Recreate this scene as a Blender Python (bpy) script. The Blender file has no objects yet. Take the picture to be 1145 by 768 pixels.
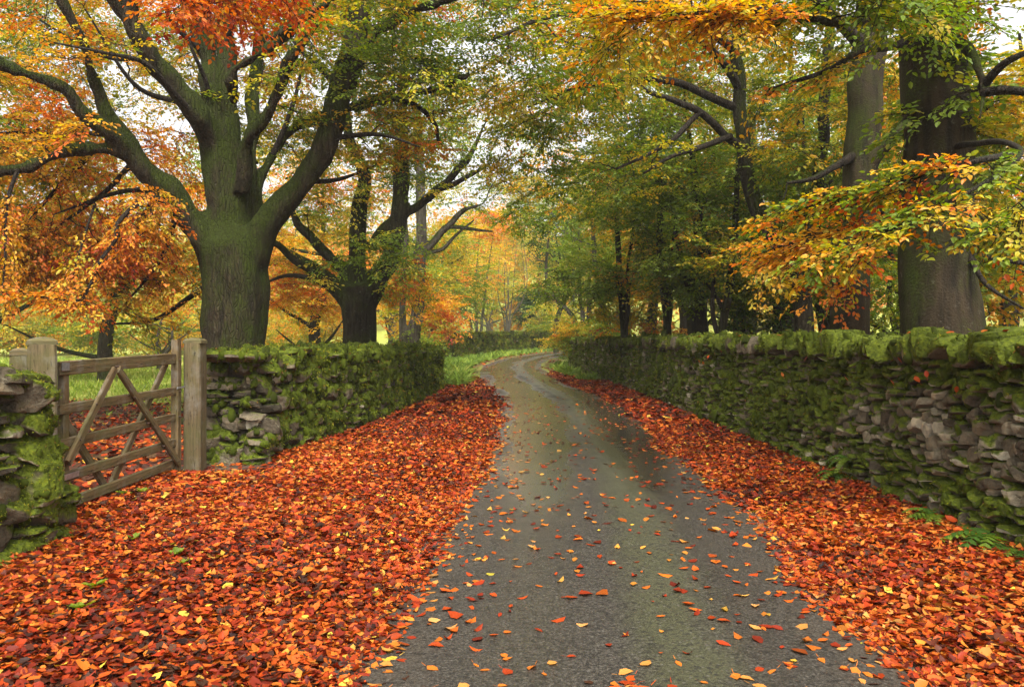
import bpy, math
import numpy as np
from mathutils import Vector, Matrix

rng = np.random.default_rng(11)
C = bpy.context.scene.collection
EYE = 1.6
F = 890.0                                   # focal length in photograph pixels
def W(px, py, d):
    """point seen at a pixel of the photograph at a given depth"""
    return np.array([(px - 572.5) / F * d, d, EYE - (py - 375.0) / F * d])

def U(a, b, n=None): return rng.uniform(a, b, n)

# ------------------------------------------------------------------ noise
def _h(ix, iy, iz, s):
    n = (ix * 374761393 + iy * 668265263 + iz * 2147483647 + s * 1274126177) & 0xFFFFFFFF
    n = ((n ^ (n >> 13)) * 1274126177) & 0xFFFFFFFF
    n = ((n ^ (n >> 16)) * 2246822519) & 0xFFFFFFFF
    return ((n ^ (n >> 15)) & 0xFFFFFF) / float(0xFFFFFF)
def vnoise(p, f=1.0, s=0):
    p = np.asarray(p, float) * f + 1000.0
    i = np.floor(p).astype(np.int64); t = p - i; t = t * t * (3 - 2 * t)
    r = 0
    for dx in (0, 1):
        wx = t[..., 0] if dx else 1 - t[..., 0]
        for dy in (0, 1):
            wy = t[..., 1] if dy else 1 - t[..., 1]
            for dz in (0, 1):
                wz = t[..., 2] if dz else 1 - t[..., 2]
                r = r + wx * wy * wz * _h(i[..., 0] + dx, i[..., 1] + dy, i[..., 2] + dz, s)
    return r
def fbm(p, f=1.0, s=0, o=3):
    a, r, n = 1.0, 0, 0
    for k in range(o):
        r = r + a * vnoise(p, f * 2 ** k, s + k * 7); n += a; a *= .5
    return r / n
def sstep(a, b, x):
    t = np.clip((np.asarray(x, float) - a) / (b - a), 0, 1); return t * t * (3 - 2 * t)
def norm(v):
    return v / np.maximum(np.linalg.norm(v, axis=-1, keepdims=True), 1e-9)

# ------------------------------------------------------------------ objects
def tag(o, label=None, cat=None, group=None, kind=None):
    if label: o['label'] = label
    if cat: o['category'] = cat
    if group: o['group'] = group
    if kind: o['kind'] = kind
    return o
def link(o, parent=None):
    C.objects.link(o)
    if parent is not None: o.parent = parent
    return o
def empty(name, loc, label, cat, group=None):
    o = bpy.data.objects.new(name, None); o.empty_display_size = .2
    o.location = loc; link(o); return tag(o, label, cat, group)

def mesh_np(name, V, polys, mat, pattr=None, fattr=None, smooth=True):
    """polys: list of (n,k) index arrays"""
    V = np.asarray(V, np.float32)
    me = bpy.data.meshes.new(name)
    me.vertices.add(len(V)); me.vertices.foreach_set('co', V.ravel())
    polys = [np.asarray(p, np.int32) for p in polys if len(p)]
    tot = np.concatenate([np.full(len(p), p.shape[1], np.int32) for p in polys])
    loops = np.concatenate([p.ravel() for p in polys])
    me.loops.add(len(loops)); me.loops.foreach_set('vertex_index', loops)
    me.polygons.add(len(tot))
    me.polygons.foreach_set('loop_start', np.concatenate([[0], np.cumsum(tot)[:-1]]).astype(np.int32))
    me.update(calc_edges=True)
    me.polygons.foreach_set('use_smooth', np.full(len(tot), bool(smooth)))
    for k, v in (pattr or {}).items():
        a = me.attributes.new(k, 'FLOAT', 'POINT'); a.data.foreach_set('value', np.asarray(v, np.float32))
    for k, v in (fattr or {}).items():
        a = me.attributes.new(k, 'FLOAT', 'FACE'); a.data.foreach_set('value', np.asarray(v, np.float32))
    me.validate()
    if mat: me.materials.append(mat)
    return me
def obj_np(name, V, polys, mat, parent=None, origin=None, **kw):
    V = np.asarray(V, float)
    if origin is not None: V = V - np.asarray(origin)
    o = bpy.data.objects.new(name, mesh_np(name, V, polys, mat, **kw))
    return link(o, parent)

class MB:
    """collects pieces into one mesh"""
    def __init__(s): s.V, s.P, s.n, s.pa, s.fa = [], {}, 0, {}, {}
    def add(s, V, polys, pa=None):
        V = np.asarray(V, float).reshape(-1, 3)
        for p in polys:
            p = np.asarray(p, np.int64)
            if len(p): s.P.setdefault(p.shape[1], []).append(p + s.n)
        for k, v in (pa or {}).items(): s.pa.setdefault(k, []).append(np.broadcast_to(np.asarray(v, float).ravel(), (len(V),)) if np.ndim(v) == 0 else np.asarray(v, float).ravel())
        s.V.append(V); s.n += len(V)
    def empty(s): return s.n == 0
    def build(s, name, mat, parent=None, origin=None, smooth=True):
        V = np.concatenate(s.V)
        return obj_np(name, V, [np.concatenate(p) for p in s.P.values()], mat, parent, origin,
                      pattr={k: np.concatenate(v) for k, v in s.pa.items()}, smooth=smooth)

# ------------------------------------------------------------------ materials
class N:
    def __init__(s, name):
        s.m = bpy.data.materials.new(name); s.m.use_nodes = True
        s.t = s.m.node_tree; s.t.nodes.clear()
        s.out = s.t.nodes.new('ShaderNodeOutputMaterial')
    def n(s, typ, **kw):
        nd = s.t.nodes.new('ShaderNode' + typ)
        for k, v in kw.items():
            if k in ('operation', 'blend_type', 'data_type', 'attribute_name', 'noise_dimensions', 'feature', 'interpolation', 'wave_type', 'bands_direction'): setattr(nd, k, v)
            else:
                inp = nd.inputs[int(k[1:])] if k[0] == 'i' and k[1:].isdigit() else nd.inputs[k]
                s.set(inp, v)
        return nd
    def set(s, inp, v):
        if isinstance(v, bpy.types.NodeSocket): s.t.links.new(v, inp)
        elif isinstance(v, (tuple, list)) and len(v) == 3 and inp.type == 'RGBA': inp.default_value = (*v, 1)
        else: inp.default_value = v
    def attr(s, name): return s.n('Attribute', attribute_name=name).outputs['Fac']
    def noise(s, scale, detail=4, rough=.55, vec=None, out='Fac'):
        nd = s.n('TexNoise', Scale=scale, Detail=detail, Roughness=rough)
        if vec is not None: s.set(nd.inputs['Vector'], vec)
        return nd.outputs[out]
    def coord(s, which='Object', scale=(1, 1, 1)):
        c = s.n('TexCoord').outputs[which]
        if scale == (1, 1, 1): return c
        return s.n('VectorMath', operation='MULTIPLY', i0=c, i1=scale).outputs[0]
    def ramp(s, fac, stops, interp='LINEAR'):
        r = s.n('ValToRGB'); s.set(r.inputs[0], fac); cr = r.color_ramp; cr.interpolation = interp
        while len(cr.elements) > 1: cr.elements.remove(cr.elements[-1])
        cr.elements[0].position = stops[0][0]; cr.elements[0].color = (*stops[0][1], 1)
        for p, c in stops[1:]:
            e = cr.elements.new(p); e.color = (*c, 1)
        return r.outputs[0]
    def math(s, op, a, b=0.0, c=None):
        nd = s.n('Math', operation=op, i0=a, i1=b)
        if c is not None: s.set(nd.inputs[2], c)
        return nd.outputs[0]
    def mapr(s, v, a, b, c=0.0, d=1.0):
        nd = s.n('MapRange'); 
        for k, x in zip(('Value', 'From Min', 'From Max', 'To Min', 'To Max'), (v, a, b, c, d)): s.set(nd.inputs[k], x)
        return nd.outputs[0]
    def mix(s, fac, a, b, blend='MIX'):
        nd = s.n('Mix', data_type='RGBA', blend_type=blend)
        s.set(nd.inputs[0], fac); s.set(nd.inputs[6], a); s.set(nd.inputs[7], b)
        return nd.outputs[2]
    def val(s, col, v):
        nd = s.n('HueSaturation'); s.set(nd.inputs['Value'], v); s.set(nd.inputs['Color'], col); return nd.outputs[0]
    def bump(s, h, strength=.5, dist=.02, normal=None):
        b = s.n('Bump', Strength=strength, Distance=dist, Height=h)
        if normal is not None: s.set(b.inputs['Normal'], normal)
        return b.outputs[0]
    def bsdf(s, col, rough=.7, spec=.4, normal=None, **kw):
        b = s.n('BsdfPrincipled'); s.set(b.inputs['Base Color'], col); s.set(b.inputs['Roughness'], rough)
        s.set(b.inputs['Specular IOR Level'], spec)
        if normal is not None: s.set(b.inputs['Normal'], normal)
        for k, v in kw.items(): s.set(b.inputs[k], v)
        return b.outputs[0]
    def end(s, sh): s.set(s.out.inputs[0], sh); return s.m

LEAF_RAMP = [(0, (.018, .05, .010)), (.18, (.06, .13, .014)), (.34, (.19, .25, .02)), (.48, (.47, .38, .03)),
             (.62, (.60, .31, .022)), (.76, (.60, .18, .018)), (.9, (.52, .085, .015)), (1, (.27, .04, .014))]
def leaf_material(name, ramp=LEAF_RAMP, trans=.42, rough=.45, spec=.35):
    m = N(name)
    col = m.ramp(m.attr('hue'), ramp)
    col = m.val(col, m.attr('val'))
    spot = m.noise(60, 3, .6, m.coord())
    col = m.mix(m.mapr(spot, .55, .75, 0, .4), col, m.val(col, .5))
    b = m.bsdf(col, rough, spec)
    t = m.n('BsdfTranslucent', Color=m.n('HueSaturation', Saturation=1.08, Value=1.25, Color=col).outputs[0]).outputs[0]
    mx = m.n('MixShader'); m.set(mx.inputs[0], trans); m.set(mx.inputs[1], b); m.set(mx.inputs[2], t)
    return m.end(mx.outputs[0])
M_LEAF = leaf_material('tree_leaves', trans=.5)
LITTER_RAMP = [(0, (.022, .008, .006)), (.10, (.055, .022, .010)), (.2, (.10, .011, .005)), (.32, (.21, .020, .004)), (.46, (.33, .046, .005)), (.62, (.42, .098, .009)),
               (.76, (.46, .17, .022)), (.86, (.42, .20, .06)), (.93, (.50, .26, .03)), (1, (.45, .38, .04))]
M_LITTER = leaf_material('fallen_leaves_mat', LITTER_RAMP, .15, .55, .16)

def bark(name, dark, light, moss_amt, ridge=1.0, streak=(14, 14, 1.6)):
    m = N(name)
    v = m.coord('Object', streak)
    n1 = m.noise(1.0, 6, .62, v)
    n2 = m.noise(1.5, 6, .68, m.coord('Object', (1, 1, .45)))
    n3 = m.noise(38, 4, .6, m.coord())
    col = m.ramp(n1, [(.36, dark), (.62, light)])
    crack = m.n('TexVoronoi', Scale=1.0, feature='DISTANCE_TO_EDGE'); m.set(crack.inputs['Vector'], m.coord('Object', (streak[0] * 1.6, streak[1] * 1.6, streak[2] * 3)))
    ck = m.mapr(crack.outputs['Distance'], 0, .09 if ridge > .8 else .0001)
    col = m.mix(m.mapr(ck, 0, 1, .55 * ridge, 0), col, dark)
    col = m.mix(m.mapr(m.noise(11, 5, .7, m.coord()), .60, .68, 0, .5), col, (.13, .12, .085))
    nz = m.n('SeparateXYZ', Vector=m.n('NewGeometry').outputs['Normal']).outputs[2]
    f = m.math('ADD', m.math('MULTIPLY', nz, .30), n2)
    f = m.math('ADD', f, m.math('MULTIPLY', n3, .18))
    f = m.math('ADD', f, m.math('MULTIPLY', n1, .16))
    mossf = m.mapr(f, .78 - .22 * moss_amt, .98 - .22 * moss_amt, 0, 1)
    mcol = m.ramp(n3, [(.3, (.009, .013, .002)), (.7, (.042, .055, .006))])
    col = m.mix(mossf, col, mcol)
    h = m.math('ADD', m.math('ADD', m.math('MULTIPLY', n1, ridge), m.math('MULTIPLY', n3, .35)), m.math('MULTIPLY', ck, .35 * ridge))
    return m.end(m.bsdf(col, m.mapr(mossf, 0, 1, .75, .95), .14, m.bump(h, 1.0, .06)))
M_BARK_MOSSY = bark('mossy_beech_bark', (.016, .012, .007), (.050, .036, .019), 1.1)
M_BARK_DARK = bark('dark_wet_bark', (.009, .007, .004), (.036, .027, .015), .75)
M_BARK_SMOOTH = bark('smooth_beech_bark', (.010, .007, .0035), (.038, .026, .013), .7, .5, (9, 9, 1.0))
M_BARK_GREY = bark('grey_bark', (.05, .042, .032), (.15, .13, .10), .6)
M_TWIG = bark('twig_bark', (.014, .010, .007), (.035, .026, .018), -.3)

def stone_material(name, tint):
    m = N(name)
    tone = m.attr('tone')
    col = m.ramp(tone, [(0, (.030, .025, .018)), (.3, (.075, .062, .045)), (.55, (.135, .115, .085)), (.8, (.235, .21, .165)), (1, (.42, .40, .34))])
    n = m.noise(9, 8, .65, m.coord()); n2 = m.noise(45, 4, .6, m.coord())
    col = m.mix(.75, col, m.ramp(n, [(.3, (.25, .24, .2)), (.5, (1, 1, 1)), (.68, (1.7, 1.6, 1.4))]), 'MULTIPLY')
    col = m.mix(m.mapr(m.noise(14, 5, .7, m.coord()), .62, .68, 0, .6), col, (.24, .23, .17))     # lichen
    mv = m.math('ADD', m.attr('moss'), m.math('MULTIPLY', m.math('SUBTRACT', n, .5), .9))
    mf = m.mapr(mv, .42, .58)
    mc = m.ramp(m.noise(28, 4, .6, m.coord()), [(.3, (.030, .041, .005)), (.55, (.080, .107, .008)), (.75, (.15, .178, .013))])
    col = m.mix(mf, col, mc)
    col = m.mix(1.0, col, tint, 'MULTIPLY')
    h = m.math('ADD', n, m.math('MULTIPLY', n2, .5))
    return m.end(m.bsdf(col, .85, .15, m.bump(h, .9, .04)))
M_STONE = stone_material('mossy_drystone', (1, .95, .84))
def moss_material():
    m = N('moss')
    col = m.ramp(m.attr('hue'), [(0, (.014, .016, .003)), (.25, (.044, .057, .005)), (.5, (.092, .122, .007)), (.78, (.19, .222, .013)), (.9, (.25, .22, .02)), (1, (.20, .11, .02))])
    b = m.bsdf(col, .9, .15)
    t = m.n('BsdfTranslucent', Color=col).outputs[0]
    mx = m.n('MixShader'); m.set(mx.inputs[0], .4); m.set(mx.inputs[1], b); m.set(mx.inputs[2], t)
    return m.end(mx.outputs[0])
M_MOSS = moss_material()
def grass_material():
    m = N('grass_blades')
    col = m.ramp(m.attr('hue'), [(0, (.06, .11, .012)), (.5, (.16, .25, .02)), (.85, (.33, .38, .05)), (1, (.42, .36, .12))])
    b = m.bsdf(col, .6, .3); t = m.n('BsdfTranslucent', Color=col).outputs[0]
    mx = m.n('MixShader'); m.set(mx.inputs[0], .35); m.set(mx.inputs[1], b); m.set(mx.inputs[2], t)
    return m.end(mx.outputs[0])
M_GRASS = grass_material()
def wood_material(name, a, b_, green):
    m = N(name)
    v = m.coord('Object', (1.2, 22, 22))
    n = m.noise(1.5, 7, .65, v); n2 = m.noise(2.2, 4, .6, m.coord()); n3 = m.noise(60, 3, .5, m.coord('Object', (.15, 1, 1)))
    col = m.ramp(n, [(.3, a), (.7, b_)])
    col = m.mix(m.mapr(n2, .45, .68, 0, green), col, (.07, .075, .02))
    col = m.mix(m.mapr(m.noise(5, 6, .7, m.coord()), .5, .7, 0, .6), col, (.16, .145, .115))
    col = m.mix(m.mapr(n3, .62, .70, 0, .85), col, (.014, .010, .007))
    return m.end(m.bsdf(col, .75, .15, m.bump(m.math('ADD', n, n3), .8, .008)))
M_WOOD = wood_material('weathered_oak_rail', (.050, .034, .016), (.165, .112, .052), .55)
M_POST = wood_material('weathered_oak_post', (.045, .033, .017), (.14, .10, .05), .7)
def metal():
    m = N('galvanised_steel'); n = m.noise(30, 4, .6, m.coord())
    return m.end(m.bsdf(m.ramp(n, [(.3, (.25, .26, .27)), (.7, (.42, .43, .44))]), .45, .5, Metallic=.8))
M_METAL = metal()
def iron():
    m = N('rusty_iron'); n = m.noise(60, 4, .6, m.coord()); return m.end(m.bsdf(m.ramp(n, [(.3, (.02, .012, .008)), (.7, (.06, .03, .015))]), .7, .3))
M_IRON = iron()

def ground_material():
    m = N('ground_soil_and_grass')
    p = m.coord()
    n = m.noise(1.3, 6, .6, p); n2 = m.noise(25, 5, .65, p)
    soil = m.ramp(n2, [(.3, (.02, .008, .005)), (.6, (.07, .020, .008)), (.75, (.13, .035, .012))])
    grass = m.ramp(n2, [(.3, (.15, .19, .025)), (.6, (.30, .35, .05)), (.8, (.42, .42, .09))])
    grass = m.mix(m.mapr(n, .45, .7), grass, (.24, .22, .06))
    dirt = m.ramp(n2, [(.3, (.045, .035, .022)), (.7, (.11, .085, .055))])
    col = m.mix(m.attr('litter'), grass, soil)
    col = m.mix(m.attr('bare'), col, dirt)
    return m.end(m.bsdf(col, .9, .25, m.bump(m.math('ADD', n2, n), .8, .03)))
M_GROUND = ground_material()

def road_material():
    m = N('wet_tarmac')
    p = m.coord()
    fine = m.noise(75, 5, .8, p); mid = m.noise(2.6, 5, .6, p)
    agg = m.n('TexVoronoi', Scale=70.0); m.set(agg.inputs['Vector'], p)
    big = m.noise(.55, 5, .6, m.coord('Object', (1, .35, 1)))
    col = m.ramp(fine, [(.34, (.008, .0065, .005)), (.5, (.026, .022, .0165)), (.64, (.085, .073, .058)), (.75, (.16, .145, .12))])
    col = m.mix(m.mapr(agg.outputs['Distance'], 0, .16, .45, 0), col, (.17, .15, .125))
    col = m.mix(m.mapr(mid, .3, .75, 0, .55), col, m.val(col, .62))
    cv = m.n('TexVoronoi', Scale=.9, feature='DISTANCE_TO_EDGE'); m.set(cv.inputs['Vector'], m.n('VectorMath', operation='ADD', i0=p, i1=m.n('VectorMath', operation='SCALE', i0=m.noise(3, 5, .7, p, 'Color'), Scale=.5).outputs[0]).outputs[0])
    ckm = m.math('MULTIPLY', m.mapr(cv.outputs['Distance'], .004, .016, 1, 0), m.mapr(m.noise(.7, 3, .5, p), .52, .6, 0, .85))
    col = m.mix(ckm, col, (.008, .007, .005))
    grit = m.noise(7, 7, .78, p); col = m.mix(m.mapr(grit, .52, .7, 0, .5), col, m.val(col, .45))
    lat = m.attr('lat')                                     # metres from the crown of the road
    ms = m.math('SUBTRACT', 1.0, m.mapr(m.math('ABSOLUTE', m.math('SUBTRACT', lat, .30)), .05, .55))
    mossn = m.noise(3.4, 7, .72, p)
    mf = m.math('MULTIPLY', m.mapr(m.math('MULTIPLY', m.math('ADD', mossn, .12), ms), .26, .56, 0, .72), m.mapr(fine, .38, .58, .25, 1))
    col = m.mix(mf, col, (.042, .044, .010))
    em = m.math('MULTIPLY', m.mapr(m.math('ABSOLUTE', lat), .85, 1.35), m.mapr(mossn, .35, .6, 0, .8))
    col = m.mix(em, col, (.06, .045, .03))
    tr = m.math('ABSOLUTE', m.math('SUBTRACT', m.math('ABSOLUTE', lat), .62))
    wet = m.math('ADD', m.mapr(tr, .05, .5, .6, 0), m.mapr(big, .35, .62, .05, .6))
    wet = m.math('ADD', wet, m.mapr(m.math('ABSOLUTE', m.math('ADD', lat, .45)), .1, .55, .3, 0))
    wet = m.math('MULTIPLY', wet, m.attr('wet'))
    wet = m.math('MULTIPLY', wet, m.mapr(m.noise(1.7, 6, .65, p), .3, .55, .72, 1.1))
    rough = m.mapr(wet, .1, .6, .58, .20)
    rough = m.math('ADD', rough, m.math('MULTIPLY', mf, .3))
    col = m.mix(m.mapr(wet, 0, 1, 0, .35), col, m.val(col, .6))
    h = m.math('ADD', fine, m.math('MULTIPLY', agg.outputs['Distance'], 1.2))
    chips = m.n('TexVoronoi', Scale=48.0); m.set(chips.inputs['Vector'], p)
    cc = m.n('SeparateXYZ', Vector=chips.outputs['Color']).outputs[0]
    col = m.mix(m.math('MULTIPLY', m.mapr(cc, .70, .95, 0, .6), m.mapr(chips.outputs['Distance'], .2, .5, 1, 0)), col, (.085, .076, .064))
    col = m.mix(m.mapr(cc, .22, .1, 0, .6), col, (.006, .005, .004))
    return m.end(m.bsdf(col, rough, m.mapr(wet, .1, .6, .3, 1.0), m.bump(h, m.mapr(wet, .1, .6, .35, .02), .012)))
M_ROAD = road_material()

# ------------------------------------------------------------------ terrain and lane
def T(x, y):
    x = np.asarray(x, float); y = np.asarray(y, float)
    t = y - 36.0
    z = .0125 * (t + np.sqrt(t * t + 30)) * .5
    hill = np.maximum(y - 100 + .12 * np.abs(x - 10), 0)
    z = z + 40 * (1 - np.exp(-(hill / 130.0) ** 1.3))
    side = np.maximum(np.abs(x) - 45, 0)
    return z + .0006 * side ** 1.7
CL = np.array([[.30, -6], [.45, 0], [.54, 3.6], [.73, 6.3], [.98, 11.4], [1.04, 19], [.47, 26], [.12, 33], [.02, 40], [.62, 46], [1.8, 52], [3.9, 59], [7.5, 66], [13, 73]])
def catmull(P, n_per):
    P = np.asarray(P, float); Q = np.vstack([2 * P[0] - P[1], P, 2 * P[-1] - P[-2]]); out = []
    for i in range(1, len(Q) - 2):
        t = np.linspace(0, 1, n_per, endpoint=False)[:, None]
        a, b, c, d = Q[i - 1], Q[i], Q[i + 1], Q[i + 2]
        out.append(.5 * (2 * b + (c - a) * t + (2 * a - 5 * b + 4 * c - d) * t ** 2 + (3 * b - a - 3 * c + d) * t ** 3))
    return np.vstack(out + [P[-1:]])
CLs = catmull(CL, 24)
HALF = 1.42
def lane_lat(x, y):
    """signed distance from the lane's centre line (approx.)"""
    x = np.asarray(x, float); y = np.asarray(y, float); sh = x.shape
    x = x.ravel(); y = y.ravel(); best = np.full(len(x), 1e9); lat = np.zeros(len(x))
    tng = norm(np.gradient(CLs, axis=0)); 
    for k in range(0, len(x), 40000):
        dx = x[k:k+40000, None] - CLs[None, :, 0]; dy = y[k:k+40000, None] - CLs[None, :, 1]
        j = np.argmin(dx * dx + dy * dy, 1); r = np.arange(len(j))
        lat[k:k+40000] = dx[r, j] * tng[j, 1] - dy[r, j] * tng[j, 0]
    return lat.reshape(sh)
WALL_L = np.array([[-3.05, 9.85], [-2.98, 11], [-2.68, 12.6], [-2.40, 15.2], [-2.18, 19], [-2.05, 23], [-2.35, 25.2], [-3.6, 26.4]])
WALL_R = np.array([[3.72, 1.5], [3.68, 5.5], [3.62, 9], [3.52, 15], [3.40, 23.5], [3.05, 29], [2.62, 34], [2.72, 38], [3.6, 44], [6.2, 50]])
WALL_F = np.array([[-3.62, 1.5], [-3.45, 4.6], [-3.34, 6.02]])
WALL_B = np.array([[-6.2, 47.0], [-3.6, 50.5], [-1.7, 55], [-.4, 59], [1.6, 64], [4.6, 69], [9, 74]])
def face_x(path, y): return np.interp(y, path[:, 1], path[:, 0])

def build_ground():
    xs = np.unique(np.concatenate([np.linspace(-400, -40, 30), np.arange(-40, -12, 2), np.arange(-12, 12, .3), np.arange(12, 40, 2), np.linspace(40, 400, 30)]))
    ys = np.unique(np.concatenate([np.linspace(-60, -4, 12), np.arange(-4, 45, .35), np.arange(45, 110, 1.0), np.linspace(110, 600, 50)]))
    X, Y = np.meshgrid(xs, ys); Z = T(X, Y)
    lat = lane_lat(X, Y)
    P = np.stack([X, Y, np.zeros_like(X)], -1)
    nz = fbm(P, .8, 3)
    lit = np.maximum(litter_density(X, Y, nz) * .98, (Y < 24) * (X > -4.5) * (X < 5))
    bare = np.zeros_like(X)
    bare = np.maximum(bare, .9 * (sstep(.75, .35, np.hypot(X + 3.7, Y - 9.6))))
    Z = Z + .05 * (nz - .5) * sstep(1.4, 2.2, np.abs(lat)) - .02 * sstep(1.8, 1.2, np.abs(lat))
    V = np.stack([X, Y, Z], -1).reshape(-1, 3)
    nx = len(xs); i = (np.arange(len(ys) - 1)[:, None] * nx + np.arange(nx - 1)[None]).ravel()
    o = obj_np('ground', V, [np.stack([i, i + 1, i + nx + 1, i + nx], 1)], M_GROUND, pattr={'litter': lit.ravel(), 'bare': bare.ravel()})
    tag(o, kind='structure')
def litter_density(X, Y, nz):
    """how thick the fallen leaves lie, 0..1"""
    lat = lane_lat(X, Y)
    left = sstep(-1.12, -1.5, lat + (nz - .5) * .42)
    right = sstep(1.10, 1.42, lat + (nz - .5) * .42)
    dl = left * sstep(31, 26, Y) * (X > np.where(Y < 9.7, -45, face_x(WALL_L, Y) - .15))
    field = (X < -3.3) * sstep(21, 16, Y + (nz - .5) * 8) * sstep(-17, -12, X)
    behind = (X < -2.8) * (Y > 9.6) * sstep(21, 15, Y + (nz - .5) * 10)
    wr = face_x(WALL_R, Y)
    dr = right * sstep(35, 26, Y) * (X < wr + .1)
    outer = (X > wr + .6) * sstep(40, 30, Y)
    far = sstep(1.4, 1.6, np.abs(lat)) * sstep(2.5, 1.9, np.abs(lat)) * (Y > 26) * sstep(75, 68, Y)
    return np.clip(np.maximum.reduce([dl * 1.0, field * .95, behind * .9, dr, outer * .8, far * .85]), 0, 1)
build_ground()

def build_road():
    t = norm(np.gradient(CLs, axis=0)); nrm = np.stack([t[:, 1], -t[:, 0]], 1)
    us = np.linspace(-1, 1, 15); V, lat, wet = [], [], []
    for c, n_ in zip(CLs, nrm):
        wob = .07 * (vnoise(np.array([0, c[1], 0.]), .8, 5) - .5)
        for u in us:
            q = c + n_ * u * (HALF + wob)
            V.append((q[0], q[1], float(T(q[0], q[1])) + .016 + .03 * (1 - u * u)))
            lat.append(u * HALF); wet.append(float(.30 + .9 * sstep(6, 12, c[1])))
    k = len(us); i = (np.arange(len(CLs) - 1)[:, None] * k + np.arange(k - 1)[None]).ravel()
    o = obj_np('lane', V, [np.stack([i, i + 1, i + k + 1, i + k], 1)], M_ROAD, pattr={'lat': lat, 'wet': wet})
    tag(o, kind='structure')
build_road()

# ------------------------------------------------------------------ leaves
def leaf_simple(P, D, Nn, S, wid=.30):
    """folded six-vertex leaves; returns V, quads (2 per leaf)"""
    D = norm(D); B = norm(np.cross(Nn, D)); Nn = np.cross(D, B)
    S = S[:, None]; w = wid * S
    up = Nn * S * .06
    V = np.stack([P, P + D * S * .34 + B * w + up, P + D * S * .72 + B * w * .74 + up, P + D * S * 1.0 - Nn * S * .10,
                  P + D * S * .72 - B * w * .74 + up, P + D * S * .34 - B * w + up], 1)
    n = len(P); b = np.arange(n)[:, None] * 6
    Q = np.concatenate([b + np.array([[0, 1, 2, 3]]), b + np.array([[0, 3, 4, 5]])], 1).reshape(-1, 4)
    return V.reshape(-1, 3), Q
def leaf_curled(P, D, Nn, S, curl, cup, wid=.31):
    WV = U(.7, 1.25, (len(P), 1))
    """eight-vertex dry leaves, curled along and cupped across"""
    D = norm(D); B = norm(np.cross(Nn, D)); Nn = np.cross(D, B)
    def at(t, u):
        S_ = S[:, None]; w = wid * WV * S_ * u * (1 + .25 * rng.normal(size=(len(P), 1)))
        ang = (curl * (t - .5))[:, None]
        along = (t - .5) * np.sinc(ang / math.pi * .6)
        h = .5 * (1 - np.cos(ang * 1.4)) * .9 + cup[:, None] * abs(u) ** 2 * wid
        return P + D * S_ * along + B * w + Nn * S_ * h
    V = np.stack([at(0, 0), at(.28, .82), at(.3, 0), at(.28, -.82), at(.66, .9), at(.66, 0), at(.66, -.9), at(1.0, 0)], 1)
    b = np.arange(len(P))[:, None] * 8
    Q = np.concatenate([b + np.array([[1, 4, 5, 2]]), b + np.array([[2, 5, 6, 3]])], 1).reshape(-1, 4)
    R = np.concatenate([b + np.array([[0, 1, 2]]), b + np.array([[0, 2, 3]]), b + np.array([[4, 7, 5]]), b + np.array([[5, 7, 6]])], 1).reshape(-1, 3)
    return V.reshape(-1, 3), Q, R

# ------------------------------------------------------------------ tubes
def tubes(P, R, sides):
    """P (M,n,3), R (M,n) -> V, quads"""
    M, n = P.shape[:2]
    t = norm(np.gradient(P, axis=1)) if n > 1 else P
    ov = norm(P[:, -1] - P[:, 0] + 1e-6)
    ax = np.zeros((M, 3)); ax[np.arange(M), np.argmin(np.abs(ov), 1)] = 1
    a = norm(np.cross(t, ax[:, None, :])); b = np.cross(t, a)
    th = np.arange(sides) * 2 * math.pi / sides
    V = P[:, :, None] + R[:, :, None, None] * (a[:, :, None] * np.cos(th)[None, None, :, None] + b[:, :, None] * np.sin(th)[None, None, :, None])
    i = np.arange(M)[:, None, None] * n * sides + np.arange(n - 1)[None, :, None] * sides + np.arange(sides)[None, None]
    j = np.arange(M)[:, None, None] * n * sides + np.arange(n - 1)[None, :, None] * sides + (np.arange(sides)[None, None] + 1) % sides
    Q = np.stack([i, i + sides, j + sides, j], -1).reshape(-1, 4)
    return V.reshape(-1, 3), Q

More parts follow.
